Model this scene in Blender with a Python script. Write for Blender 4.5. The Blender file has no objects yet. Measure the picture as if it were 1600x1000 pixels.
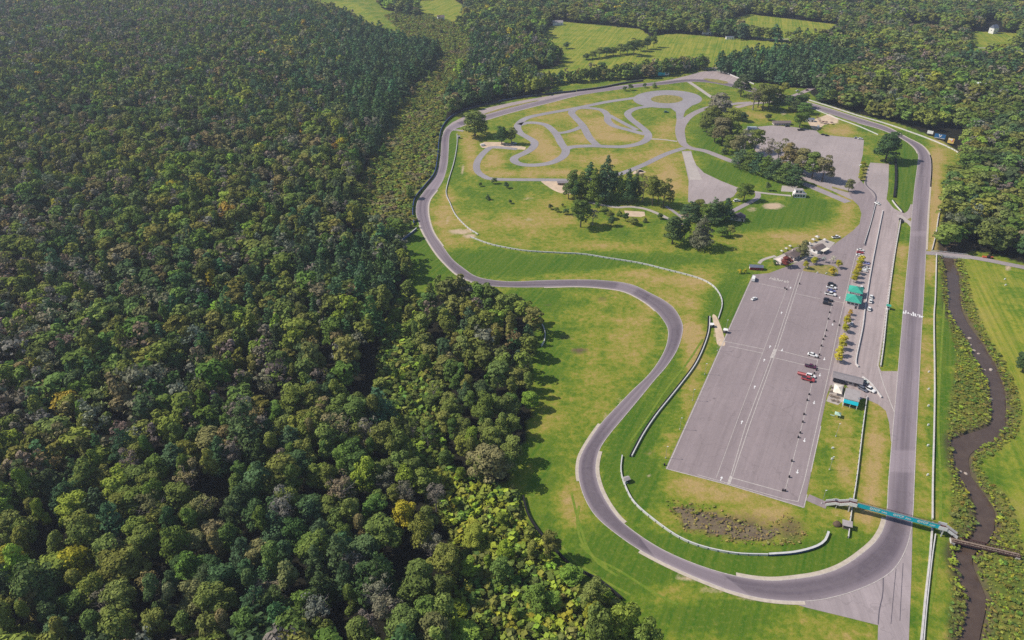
# Aerial view of a road racing circuit in a wooded valley
import bpy, math, random
import numpy as np
from mathutils import Vector, Matrix
from mathutils.geometry import tessellate_polygon

random.seed(7)
rng = np.random.default_rng(7)
R = math.radians
SC = bpy.context.scene
COL = SC.collection

# ------------------------------------------------------------------ survey frame
# The site is surveyed from an aerial view: a survey mark (u, v) is a bearing from the
# camera station that meets flat ground at a world point in metres.
CAM_H, FOC = 240.0, 1150.0
PITCH = math.atan(719.0 / FOC)
SP, CP = math.sin(PITCH), math.cos(PITCH)

def G(u, v, z=0.0):
    dy = 500.0 - v
    t = (CAM_H - z) / (FOC * SP - dy * CP)
    return Vector(((u - 800.0) * t, (FOC * CP + dy * SP) * t, z))

def GN(uv):
    uv = np.asarray(uv, float)
    dy = 500.0 - uv[:, 1]
    t = CAM_H / (FOC * SP - dy * CP)
    return np.stack([(uv[:, 0] - 800.0) * t, (FOC * CP + dy * SP) * t], 1)

def back(xy):
    """world ground points -> survey marks"""
    x, y = xy[:, 0], xy[:, 1]
    d = y * CP + CAM_H * SP
    w = np.where(d > 1.0, d, 1.0)
    yc = (y * SP - CAM_H * CP)
    return np.stack([800 + FOC * x / w, 500 - FOC * yc / w], 1)

def S(v):
    return (FOC * SP + (v - 500.0) * CP) / CAM_H      # marks per metre across

PIT = math.atan2(665.0, math.hypot(FOC, 719.0))        # bearing of the pit straight from +Y
AX = Vector((math.sin(PIT), math.cos(PIT), 0))         # along the pits
CX = Vector((math.cos(PIT), -math.sin(PIT), 0))        # across the pits

# ------------------------------------------------------------------ objects
def link(o):
    COL.objects.link(o)
    return o

def tag(o, label=None, cat=None, group=None, kind=None):
    if label: o['label'] = label
    if cat: o['category'] = cat
    if group: o['group'] = group
    if kind: o['kind'] = kind
    return o

def empty(name, loc, rz=0.0):
    o = link(bpy.data.objects.new(name, None))
    o.location = loc
    o.rotation_euler = (0, 0, rz)
    o.empty_display_size = 0.5
    return o

def mesh_obj(name, verts, faces, mat, parent=None, smooth=False):
    me = bpy.data.meshes.new(name)
    me.from_pydata([tuple(v) for v in verts], [], faces)
    me.update()
    if smooth:
        me.polygons.foreach_set('use_smooth', [True] * len(me.polygons))
    if mat is not None:
        me.materials.append(mat)
    o = link(bpy.data.objects.new(name, me))
    if parent is not None:
        o.parent = parent
    return o

class MB:
    """collects shapes that belong to ONE part"""
    def __init__(s):
        s.v, s.f = [], []
    def add(s, vs, fs):
        n = len(s.v)
        s.v += [Vector(p) for p in vs]
        s.f += [tuple(i + n for i in f) for f in fs]
        return s
    def box(s, c, d, rz=0.0, top=1.0):
        hx, hy, hz = d[0] / 2, d[1] / 2, d[2] / 2
        m = Matrix.Rotation(rz, 3, 'Z')
        vs = []
        for z, k in ((-hz, 1.0), (hz, top)):
            for x, y in ((-hx, -hy), (hx, -hy), (hx, hy), (-hx, hy)):
                vs.append(Vector(c) + m @ Vector((x * k, y * k, z)))
        return s.add(vs, [(3, 2, 1, 0), (4, 5, 6, 7), (0, 1, 5, 4), (1, 2, 6, 5), (2, 3, 7, 6), (3, 0, 4, 7)])
    def loft(s, rings):
        n = len(rings[0])
        vs = [p for r in rings for p in r]
        fs = []
        for i in range(len(rings) - 1):
            for j in range(n):
                k = (j + 1) % n
                fs.append((i * n + j, i * n + k, (i + 1) * n + k, (i + 1) * n + j))
        fs.append(tuple(range(n))[::-1])
        fs.append(tuple((len(rings) - 1) * n + j for j in range(n)))
        return s.add(vs, fs)
    def tube(s, a, b, r0, r1=None, n=6):
        a, b = Vector(a), Vector(b)
        r1 = r0 if r1 is None else r1
        d = (b - a).normalized()
        x = d.orthogonal().normalized()
        y = d.cross(x)
        rings = []
        for c, r in ((a, r0), (b, r1)):
            rings.append([c + (x * math.cos(t) + y * math.sin(t)) * r for t in [2 * math.pi * i / n for i in range(n)]])
        return s.loft(rings)
    def bar(s, a, b, w, h):
        a, b = Vector(a), Vector(b)
        d = (b - a).normalized()
        x = Vector((d.y, -d.x, 0))
        x = x.normalized() if x.length > 1e-4 else Vector((1, 0, 0))
        z = x.cross(d).normalized()
        if z.z < 0: z = -z
        return s.loft([[c + x * w / 2 * i + z * h / 2 * j for i, j in ((-1, -1), (1, -1), (1, 1), (-1, 1))] for c in (a, b)])
    def build(s, name, mat, parent=None, smooth=False):
        return mesh_obj(name, s.v, s.f, mat, parent, smooth)

def copy_thing(root):
    c = root.copy(); COL.objects.link(c)
    for ch in root.children:
        d = ch.copy(); COL.objects.link(d); d.parent = c
        for g in ch.children:
            e = g.copy(); COL.objects.link(e); e.parent = d
    return c

# ------------------------------------------------------------------ curves on the ground
def cat(pts, closed=False, n=6):
    P = [np.array(p, float) for p in pts]
    out = []
    m = len(P)
    for i in range(m if closed else m - 1):
        if closed:
            p0, p1, p2, p3 = P[i - 1], P[i], P[(i + 1) % m], P[(i + 2) % m]
        else:
            p1, p2 = P[i], P[i + 1]
            p0 = P[i - 1] if i else 2 * p1 - p2
            p3 = P[i + 2] if i + 2 < m else 2 * p2 - p1
        for k in range(n):
            t = k / n
            out.append(0.5 * (2 * p1 + (p2 - p0) * t + (2 * p0 - 5 * p1 + 4 * p2 - p3) * t * t + (3 * p1 - p0 - 3 * p2 + p3) * t ** 3))
    if not closed:
        out.append(P[-1])
    return out

ZC = [0.0]
def nextz(base):
    ZC[0] += 0.004
    return base + (ZC[0] % 0.03)

def patch(name, marks, z, mat, smooth=False, label=None, catg=None, parent=None, kind='structure'):
    m = cat(marks, True, 6) if smooth else marks
    vs = [G(p[0], p[1]) for p in m]
    tris = tessellate_polygon([vs])
    fs = []
    for t in tris:
        a, b, c = [vs[i] for i in t]
        fs.append(tuple(t) if (b - a).cross(c - a).z > 0 else tuple(t)[::-1])
    for v in vs: v.z = z
    o = mesh_obj(name, vs, fs, mat, parent)
    if parent is None:
        tag(o, label, catg or name.replace('_', ' '), None, kind)
    return o

def pairs_ribbon(name, prs, z, mat, closed=False, n=6, cross=8, parent=None):
    m = cat(prs, closed, n)
    if closed: m.append(m[0])
    L = GN([p[:2] for p in m]); Rr = GN([p[2:4] for p in m])
    C = (L + Rr) / 2
    s = np.concatenate([[0], np.cumsum(np.linalg.norm(np.diff(C, axis=0), axis=1))])
    vs, uv, fs = [], [], []
    for i in range(len(m)):
        for k in range(cross + 1):
            t = k / cross
            q = L[i] * (1 - t) + Rr[i] * t
            vs.append((q[0], q[1], z)); uv.append((t, s[i]))
    w = cross + 1
    for i in range(len(m) - 1):
        for k in range(cross):
            fs.append((i * w + k, i * w + k + 1, (i + 1) * w + k + 1, (i + 1) * w + k))
    o = mesh_obj(name, vs, fs, mat, parent)
    me = o.data
    me.flip_normals() if me.polygons[0].normal.z < 0 else None
    ul = me.uv_layers.new(name='UVMap')
    for lp in me.loops:
        ul.data[lp.index].uv = uv[lp.vertex_index]
    return o, L, Rr

def ribbon_np(P, a, b):
    """offset curves a and b metres to the left of world polyline P"""
    T = np.gradient(P, axis=0)
    T /= np.maximum(np.linalg.norm(T, axis=1), 1e-6)[:, None]
    N = np.stack([-T[:, 1], T[:, 0]], 1)
    return P + N * a, P + N * b

def strip_world(name, P, a, b, z, mat, parent=None, h=0.0):
    A, B = ribbon_np(P, a, b)
    vs, fs = [], []
    n = len(P)
    for i in range(n):
        vs += [(A[i][0], A[i][1], z), (B[i][0], B[i][1], z)]
    for i in range(n - 1):
        fs.append((2 * i, 2 * i + 2, 2 * i + 3, 2 * i + 1) if b < a else (2 * i, 2 * i + 1, 2 * i + 3, 2 * i + 2))
    if h > 0:                                    # give it a body with vertical faces
        for i in range(n):
            vs += [(A[i][0], A[i][1], z - h), (B[i][0], B[i][1], z - h)]
        o = 2 * n
        for i in range(n - 1):
            fs.append((2 * i, o + 2 * i, o + 2 * i + 2, 2 * i + 2))
            fs.append((2 * i + 1, 2 * i + 3, o + 2 * i + 3, o + 2 * i + 1))
        fs.append((0, 1, o + 1, o)); fs.append((2 * n - 2, o + 2 * n - 2, o + 2 * n - 1, 2 * n - 1))
    return mesh_obj(name, vs, fs, mat, parent)

def road(name, marks, width, mat, base=0.05, label=None, catg='road', parent=None, n=8, z=None):
    P = GN(cat(marks, False, n))
    P = resample(P, 3.0)
    z = nextz(base) if z is None else z
    A, B = ribbon_np(P, width / 2, -width / 2)
    s = np.concatenate([[0], np.cumsum(np.linalg.norm(np.diff(P, axis=0), axis=1))])
    vs, fs, uv = [], [], []
    K = 4
    for i in range(len(P)):
        for k in range(K + 1):
            q = A[i] * (1 - k / K) + B[i] * (k / K)
            vs.append((q[0], q[1], z)); uv.append((k / K, s[i]))
    for i in range(len(P) - 1):
        for k in range(K):
            a = i * (K + 1) + k
            fs.append((a, a + K + 1, a + K + 2, a + 1))
    o = mesh_obj(name, vs, fs, mat, parent)
    if o.data.polygons[0].normal.z < 0: o.data.flip_normals()
    ul = o.data.uv_layers.new(name='UVMap')
    for lp in o.data.loops:
        ul.data[lp.index].uv = uv[lp.vertex_index]
    if parent is None:
        tag(o, label, catg, None, 'structure')
    return o

def resample(P, step):
    s = np.concatenate([[0], np.cumsum(np.linalg.norm(np.diff(P, axis=0), axis=1))])
    n = max(2, int(s[-1] / step) + 1)
    t = np.linspace(0, s[-1], n)
    return np.stack([np.interp(t, s, P[:, 0]), np.interp(t, s, P[:, 1])], 1)

def inside(uv, poly):
    poly = np.asarray(poly, float)
    x, y = uv[:, 0], uv[:, 1]
    r = np.zeros(len(uv), bool)
    j = len(poly) - 1
    for i in range(len(poly)):
        xi, yi = poly[i]; xj, yj = poly[j]
        c = ((yi > y) != (yj > y)) & (x < (xj - xi) * (y - yi) / (yj - yi + 1e-12) + xi)
        r ^= c
        j = i
    return r

# ------------------------------------------------------------------ materials
def new_mat(name):
    m = bpy.data.materials.new(name)
    m.use_nodes = True
    nt = m.node_tree
    for n in list(nt.nodes): nt.nodes.remove(n)
    return m, nt

def N(nt, t, **kw):
    n = nt.nodes.new(t)
    for k, v in kw.items(): setattr(n, k, v)
    return n

def setin(n, **kw):
    for k, v in kw.items(): n.inputs[k].default_value = v
    return n

def mathn(nt, op, a, b=None, clamp=False):
    n = N(nt, 'ShaderNodeMath', operation=op, use_clamp=clamp)
    for i, x in enumerate((a, b)):
        if x is None: continue
        if isinstance(x, (int, float)): n.inputs[i].default_value = x
        else: nt.links.new(x, n.inputs[i])
    return n.outputs[0]

def mix(nt, fac, a, b, blend='MIX'):
    n = N(nt, 'ShaderNodeMix', data_type='RGBA', blend_type=blend)
    for i, x in ((0, fac), (6, a), (7, b)):
        if isinstance(x, (int, float)): n.inputs[i].default_value = x
        elif isinstance(x, tuple): n.inputs[i].default_value = (*x, 1.0)
        else: nt.links.new(x, n.inputs[i])
    return n.outputs[2]

def noise(nt, vec, scale, detail=4, rough=0.6):
    n = N(nt, 'ShaderNodeTexNoise')
    n.inputs['Scale'].default_value = scale
    n.inputs['Detail'].default_value = detail
    n.inputs['Roughness'].default_value = rough
    if vec is not None: nt.links.new(vec, n.inputs['Vector'])
    return n.outputs['Fac']

def ramp(nt, fac, lo, hi):
    n = N(nt, 'ShaderNodeMapRange', clamp=True)
    n.inputs[1].default_value = lo; n.inputs[2].default_value = hi
    nt.links.new(fac, n.inputs[0])
    return n.outputs[0]

def pos(nt, scale=(1, 1, 1), rz=0.0):
    g = N(nt, 'ShaderNodeNewGeometry')
    if scale == (1, 1, 1) and rz == 0: return g.outputs['Position']
    r = N(nt, 'ShaderNodeMapping'); r.inputs['Rotation'].default_value = (0, 0, rz)
    nt.links.new(g.outputs['Position'], r.inputs['Vector'])
    m = N(nt, 'ShaderNodeMapping'); m.inputs['Scale'].default_value = scale
    nt.links.new(r.outputs[0], m.inputs['Vector'])
    return m.outputs[0]

def out_bsdf(nt, color, rough=0.9, spec=0.2, metallic=0.0, normal=None):
    b = N(nt, 'ShaderNodeBsdfPrincipled')
    if isinstance(color, tuple): b.inputs['Base Color'].default_value = (*color, 1)
    else: nt.links.new(color, b.inputs['Base Color'])
    b.inputs['Roughness'].default_value = rough
    b.inputs['Specular IOR Level'].default_value = spec
    b.inputs['Metallic'].default_value = metallic
    if normal is not None: nt.links.new(normal, b.inputs['Normal'])
    o = N(nt, 'ShaderNodeOutputMaterial')
    nt.links.new(b.outputs[0], o.inputs[0])
    return b

def plain(name, c, rough=0.7, spec=0.3, var=0.12, scale=0.6, metallic=0.0):
    """flat paint or cladding with slight weathering"""
    m, nt = new_mat(name)
    f = noise(nt, pos(nt), scale, 5, 0.65)
    k = ramp(nt, f, 0.3, 0.7)
    d = tuple(x * (1 - 1.6 * var) for x in c); l = tuple(min(1, x * (1 + var)) for x in c)
    out_bsdf(nt, mix(nt, k, d, l), rough, spec, metallic)
    return m

def asphalt(name, c, streak=0.0, wear=0.2, joints=0.0, rot=-PIT, racing=False):
    m, nt = new_mat(name)
    p = pos(nt)
    big = ramp(nt, noise(nt, p, 0.03, 4), 0.3, 0.7)
    fine = ramp(nt, noise(nt, p, 1.6, 3, 0.7), 0.25, 0.75)
    col = mix(nt, big, tuple(x * (1 - wear) for x in c), tuple(x * (1 + wear * 0.6) for x in c))
    col = mix(nt, mathn(nt, 'MULTIPLY', fine, 0.35), col, tuple(x * 0.62 for x in c))
    if streak:
        st = ramp(nt, noise(nt, pos(nt, (0.45, 0.012, 1), -rot), 1.0, 4, 0.7), 0.45, 0.72)
        col = mix(nt, mathn(nt, 'MULTIPLY', st, streak), col, tuple(x * 0.55 for x in c))
        sl = ramp(nt, noise(nt, pos(nt, (0.3, 0.02, 1), -rot + 0.05), 1.0, 3, 0.6), 0.55, 0.8)
        col = mix(nt, mathn(nt, 'MULTIPLY', sl, streak * 0.8), col, tuple(min(1, x * 1.35) for x in c))
    if racing:
        uv = N(nt, 'ShaderNodeUVMap'); uv.uv_map = 'UVMap'
        mp = N(nt, 'ShaderNodeMapping'); mp.inputs['Scale'].default_value = (7.0, 0.010, 1)
        nt.links.new(uv.outputs[0], mp.inputs[0])
        s1 = ramp(nt, noise(nt, mp.outputs[0], 1.0, 4, 0.7), 0.42, 0.70)
        mp2 = N(nt, 'ShaderNodeMapping'); mp2.inputs['Scale'].default_value = (3.0, 0.006, 1)
        nt.links.new(uv.outputs[0], mp2.inputs[0])
        s2 = ramp(nt, noise(nt, mp2.outputs[0], 1.0, 2, 0.5), 0.40, 0.62)
        sx = N(nt, 'ShaderNodeSeparateXYZ'); nt.links.new(uv.outputs[0], sx.inputs[0])
        e = mathn(nt, 'ABSOLUTE', mathn(nt, 'SUBTRACT', sx.outputs[0], 0.5))
        mid = ramp(nt, e, 0.5, 0.18)
        ru = N(nt, 'ShaderNodeAttribute'); ru.attribute_name = 'rubber'
        k = mathn(nt, 'MULTIPLY', mid, mathn(nt, 'ADD', mathn(nt, 'MULTIPLY', s2, 0.55), mathn(nt, 'MULTIPLY', ru.outputs['Fac'], 0.85)), True)
        col = mix(nt, k, col, tuple(x * q for x, q in zip(c, (0.30, 0.29, 0.345))))
        col = mix(nt, mathn(nt, 'MULTIPLY', s1, mathn(nt, 'MULTIPLY', mid, 0.8)), col, tuple(x * 0.38 for x in c))
        # repaved sections
        mp3 = N(nt, 'ShaderNodeMapping'); mp3.inputs['Scale'].default_value = (0.0, 0.011, 1)
        nt.links.new(uv.outputs[0], mp3.inputs[0])
        s3 = ramp(nt, noise(nt, mp3.outputs[0], 1.0, 2, 0.5), 0.60, 0.612)
        col = mix(nt, mathn(nt, 'MULTIPLY', s3, 0.35), col, tuple(min(1, x * 1.25) for x in c))
    # stains, patched squares
    vs_ = N(nt, 'ShaderNodeTexVoronoi'); vs_.inputs['Scale'].default_value = 0.11
    nt.links.new(p, vs_.inputs['Vector'])
    spot = mathn(nt, 'MULTIPLY', ramp(nt, vs_.outputs['Distance'], 0.13, 0.02), ramp(nt, noise(nt, p, 0.12, 2), 0.5, 0.6))
    col = mix(nt, mathn(nt, 'MULTIPLY', spot, 0.7), col, tuple(x * 0.35 for x in c))
    vp_ = N(nt, 'ShaderNodeTexVoronoi', distance='CHEBYCHEV'); vp_.inputs['Scale'].default_value = 0.035
    nt.links.new(pos(nt, (1, 0.4, 1), -rot), vp_.inputs['Vector'])
    sx_ = N(nt, 'ShaderNodeSeparateXYZ'); nt.links.new(vp_.outputs['Color'], sx_.inputs[0])
    col = mix(nt, mathn(nt, 'MULTIPLY', sx_.outputs[0], 0.32), col, tuple(x * 0.7 for x in c))
    med = ramp(nt, noise(nt, p, 0.35, 4, 0.7), 0.4, 0.7)
    col = mix(nt, mathn(nt, 'MULTIPLY', med, 0.3), col, tuple(x * q for x, q in zip(c, (0.66, 0.66, 0.7))))
    # cracks and sealed joints
    w = N(nt, 'ShaderNodeTexVoronoi', feature='DISTANCE_TO_EDGE')
    w.inputs['Scale'].default_value = 0.05
    nz = N(nt, 'ShaderNodeTexNoise'); nz.inputs['Scale'].default_value = 0.2
    nt.links.new(p, nz.inputs['Vector'])
    wv = N(nt, 'ShaderNodeVectorMath', operation='MULTIPLY_ADD')
    nt.links.new(nz.outputs['Color'], wv.inputs[0]); wv.inputs[1].default_value = (9, 9, 0); nt.links.new(p, wv.inputs[2])
    nt.links.new(wv.outputs[0], w.inputs['Vector'])
    cr = ramp(nt, w.outputs['Distance'], 0.010, 0.002)
    col = mix(nt, mathn(nt, 'MULTIPLY', cr, 0.30), col, tuple(x * 0.4 for x in c))
    out_bsdf(nt, col, 0.88, 0.25)
    return m
HAZE, SKY, SUN, EXPO, DENOISE = 0.00010, 0.11, 4.9, 0.05, False
# ------------------------------------------------------------------ palette
M = {}
M['track'] = asphalt('race track asphalt', (0.338, 0.278, 0.300), racing=True, wear=0.12)
M['pit'] = asphalt('old pit lane concrete', (0.44, 0.36, 0.35), streak=0.75, wear=0.12)
M['lot'] = asphalt('paddock asphalt', (0.328, 0.266, 0.270), streak=0.45, wear=0.12)
M['lot2'] = asphalt('upper lot asphalt', (0.42, 0.352, 0.342), streak=0.3, wear=0.15)
M['road'] = asphalt('service road asphalt', (0.39, 0.335, 0.34), wear=0.2)
M['runoff'] = asphalt('runoff asphalt', (0.40, 0.335, 0.34), streak=0.6, wear=0.2, rot=-0.08)
M['kart'] = asphalt('kart track asphalt', (0.345, 0.315, 0.33), wear=0.2)
M['pale'] = asphalt('pale concrete', (0.50, 0.44, 0.40), wear=0.2)
M['kerb'] = plain('tan kerb concrete', (0.52, 0.445, 0.365), 0.85, 0.2, 0.12, 0.5)
M['line'] = plain('worn line paint', (0.50, 0.45, 0.42), 0.8, 0.2, 0.18, 0.8)
M['white'] = plain('white paint', (0.78, 0.76, 0.75), 0.6, 0.3, 0.05)
M['armco'] = plain('pale guard rail', (0.58, 0.565, 0.555), 0.55, 0.4, 0.08)
M['conc'] = plain('concrete barrier', (0.58, 0.545, 0.53), 0.85, 0.2, 0.15)
M['tyre'] = plain('black rubber', (0.018, 0.018, 0.022), 0.8, 0.2, 0.2, 3.0)
M['dark'] = plain('dark metal', (0.045, 0.035, 0.045), 0.6, 0.4)
M['teal'] = plain('teal banner', (0.005, 0.44, 0.55), 0.55, 0.3, 0.06)
M['greenroof'] = plain('green sheet roof', (0.045, 0.36, 0.26), 0.5, 0.4, 0.08)
M['greyroof'] = plain('grey shingles', (0.25, 0.225, 0.235), 0.9, 0.15, 0.12, 0.9)
M['brownroof'] = plain('brown shingles', (0.20, 0.155, 0.15), 0.9, 0.15, 0.14, 0.9)
M['darkroof'] = plain('dark shingles', (0.115, 0.095, 0.12), 0.9, 0.15, 0.14, 0.9)
M['flatroof'] = plain('flat roof membrane', (0.36, 0.325, 0.32), 0.9, 0.15, 0.1, 0.4)
M['blueroof'] = plain('blue grey roof', (0.14, 0.16, 0.22), 0.6, 0.3, 0.1)
M['pinkwall'] = plain('pale stucco', (0.62, 0.53, 0.50), 0.9, 0.15, 0.1)
M['red'] = plain('dark red boards', (0.26, 0.035, 0.045), 0.7, 0.25, 0.12)
M['cream'] = plain('cream canvas', (0.78, 0.71, 0.60), 0.8, 0.2, 0.06)
M['glass'] = plain('dark glazing', (0.02, 0.025, 0.035), 0.12, 0.6, 0.05)
M['bark'] = plain('tree bark', (0.10, 0.085, 0.07), 0.95, 0.1, 0.25, 2.0)
M['greybark'] = plain('bare grey branches', (0.27, 0.235, 0.225), 0.95, 0.1, 0.2, 2.0)
M['steel'] = plain('galvanised steel', (0.42, 0.42, 0.43), 0.45, 0.5, 0.08, 0.6, 0.4)
M['wood'] = plain('weathered boards', (0.27, 0.21, 0.165), 0.9, 0.15, 0.25, 1.5)
M['rust'] = plain('rusty brown metal', (0.085, 0.035, 0.035), 0.75, 0.3, 0.2)
M['boulder'] = plain('brown soil heap', (0.12, 0.085, 0.06), 0.95, 0.1, 0.25, 1.2)
M['sand'] = plain('sandy dirt', (0.60, 0.46, 0.33), 0.95, 0.1, 0.15, 0.15)
M['blue'] = plain('blue sign board', (0.02, 0.13, 0.34), 0.5, 0.3, 0.06)
M['bluerail'] = plain('blue banner fabric', (0.05, 0.09, 0.24), 0.6, 0.3, 0.1)
M['yellow'] = plain('yellow sign board', (0.72, 0.50, 0.14), 0.6, 0.3, 0.08)
M['orange'] = plain('orange red paint', (0.55, 0.12, 0.05), 0.6, 0.3, 0.1)

# ------------------------------------------------------------------ regions (survey marks)
RIV_L = [(1478, 384), (1474, 392), (1473, 398), (1476, 410), (1480, 425), (1481, 450), (1482, 480), (1490, 500), (1501, 515), (1511, 530), (1519, 550), (1532, 570), (1543, 592), (1548, 612), (1551, 640), (1547, 663), (1520, 674), (1488, 684), (1489, 700), (1492, 725), (1498, 742), (1509, 760), (1519, 775), (1526, 800), (1525, 825), (1516, 842), (1500, 855), (1490, 870), (1495, 890), (1504, 915), (1509, 940), (1507, 970), (1501, 1000), (1495, 1070), (1490, 1160)]
RIV_R = [(1512, 380), (1500, 391), (1494, 398), (1490, 410), (1498, 425), (1500, 450), (1503, 480), (1508, 495), (1518, 512), (1532, 530), (1544, 550), (1556, 570), (1566, 595), (1571, 615), (1572, 640), (1570, 668), (1552, 688), (1527, 700), (1515, 712), (1515, 728), (1518, 742), (1527, 755), (1542, 775), (1555, 800), (1554, 825), (1547, 842), (1532, 855), (1520, 870), (1524, 890), (1535, 915), (1542, 940), (1537, 970), (1531, 1000), (1524, 1070), (1515, 1160)]
POND = [(1044, 786), (1058, 789), (1076, 795), (1114, 799), (1136, 810), (1160, 817), (1179, 822), (1200, 828), (1217, 822), (1222, 828), (1209, 837), (1189, 844), (1151, 840), (1114, 833), (1091, 827), (1071, 824), (1066, 811), (1056, 797)]
WEST_VEG = [(1462, 400), (1473, 398), (1481, 450), (1482, 480), (1490, 500), (1511, 530), (1519, 552), (1543, 592), (1550, 640), (1545, 661), (1500, 679), (1488, 684), (1489, 700), (1493, 730), (1509, 762), (1526, 802), (1524, 826), (1500, 853), (1490, 870), (1504, 915), (1509, 940), (1507, 970), (1500, 1010), (1495, 1090), (1472, 1090), (1478, 1010), (1486, 920), (1484, 870), (1484, 800), (1486, 750), (1479, 700), (1480, 650), (1490, 590), (1494, 556), (1484, 510), (1474, 470), (1470, 430)]
EAST_VEG = [(1490, 405), (1506, 405), (1512, 440), (1524, 480), (1540, 520), (1564, 560), (1586, 600), (1596, 640), (1588, 680), (1560, 704), (1530, 722), (1540, 745), (1572, 775), (1588, 810), (1596, 846), (1600, 870), (1620, 900), (1625, 1090), (1524, 1090), (1531, 1000), (1542, 940), (1535, 915), (1520, 872), (1547, 842), (1555, 805), (1527, 757), (1516, 728), (1527, 700), (1570, 668), (1572, 640), (1556, 570), (1532, 530), (1503, 480), (1498, 430)]
F_LEFT = [(-500, 1300), (-900, 500), (-700, -20), (460, -40), (476, 10), (545, 28), (580, 52), (640, 72), (686, 84), (672, 112), (632, 150), (604, 205), (580, 250), (552, 300), (545, 335), (590, 376), (626, 402), (642, 445), (608, 480), (592, 560), (584, 640), (602, 690), (640, 740), (690, 805), (715, 860), (700, 930), (705, 1000), (740, 1300)]
F_MID = [(654, 470), (700, 457), (735, 458), (765, 462), (800, 474), (828, 500), (838, 530), (828, 575), (832, 630), (820, 690), (800, 722), (792, 752), (745, 764), (716, 745), (692, 695), (702, 640), (690, 560), (664, 520)]
F_MARSH = [(600, 25), (640, 15), (720, 40), (760, 50), (745, 80), (720, 110), (700, 150), (690, 190), (686, 200), (684, 240), (675, 270), (650, 300), (643, 325), (648, 352), (612, 384), (590, 376), (545, 335), (552, 300), (580, 250), (604, 205), (632, 150), (672, 112), (686, 84), (640, 60)]
F_SHRUB = [(642, 445), (664, 520), (690, 560), (702, 640), (692, 695), (716, 745), (800, 768), (810, 784), (817, 810), (831, 836), (847, 855), (863, 874), (883, 892), (905, 906), (933, 922), (962, 948), (996, 1000), (1020, 1050), (1040, 1300), (740, 1300), (705, 1000), (700, 930), (715, 860), (690, 805), (640, 740), (602, 690), (584, 640), (592, 560), (608, 480)]
F_NORTH = [(735, 62), (790, 55), (850, 75), (880, 98), (850, 112), (845, 125), (858, 136), (848, 146), (790, 156), (745, 166), (712, 178), (696, 190), (700, 160), (725, 115), (745, 80)]
F_BELT = [(856, 144), (870, 132), (930, 128), (1000, 124), (1050, 117), (1100, 110), (1106, 105), (1085, 104), (1030, 108), (960, 119), (880, 126), (850, 128)]
F_PINE = [(1120, 112), (1118, 102), (1170, 90), (1240, 78), (1310, 90), (1330, 115), (1275, 134), (1260, 138), (1235, 137), (1200, 130), (1170, 128), (1150, 120)]
F_RIGHT = [(1275, 134), (1330, 115), (1310, 80), (1320, -10), (2600, -20), (2600, 440), (1800, 430), (1600, 412), (1560, 398), (1525, 392), (1495, 386), (1467, 392), (1470, 355), (1476, 330), (1478, 300), (1486, 275), (1502, 250), (1502, 238), (1480, 224), (1430, 202), (1380, 186), (1340, 178), (1300, 166), (1278, 158), (1262, 140)]
F_TOP = [(560, -40), (2600, -40), (2600, -10), (1320, 0), (1310, 84), (1240, 78), (1228, 66), (1150, 60), (1050, 56), (1000, 60), (880, 42), (850, 60), (790, 55), (735, 62), (720, 40), (600, 15)]
FIELDS = [
    [(462, 2), (556, 4), (592, 34), (586, 47), (540, 26), (500, 16)],
    [(640, 2), (705, -4), (732, 14), (722, 36), (690, 44), (655, 24)],
    [(850, 44), (880, 34), (1000, 45), (1020, 60), (935, 96), (870, 112), (884, 96), (886, 74), (848, 60)],
    [(828, 112), (870, 104), (930, 90), (1010, 58), (1050, 52), (1150, 60), (1236, 68), (1246, 86), (1150, 97), (1118, 108), (1080, 112), (960, 126), (870, 136), (828, 130)],
    [(1138, 32), (1170, 22), (1306, 38), (1316, 62), (1250, 66), (1190, 60), (1142, 50)],
    [(1408, 36), (1460, 38), (1480, 56), (1420, 54)],
    [(1508, 48), (1592, 52), (1590, 82), (1512, 98)],
]
MEADOW = [(1502, 402), (1520, 402), (1600, 424), (1800, 450), (2000, 1300), (1640, 1300), (1605, 900), (1598, 850), (1570, 760), (1560, 700), (1590, 680), (1598, 640), (1585, 600), (1562, 560), (1538, 520), (1522, 480), (1508, 440)]
WESTBANK = [(1481, 500), (1460, 395), (1470, 395), (1480, 480), (1500, 545), (1496, 600), (1484, 640), (1480, 700), (1490, 760), (1492, 830), (1480, 850), (1490, 930), (1488, 1000), (1480, 1200), (1440, 1200), (1450, 1000), (1458, 800), (1460, 600), (1461, 470)]

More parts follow.
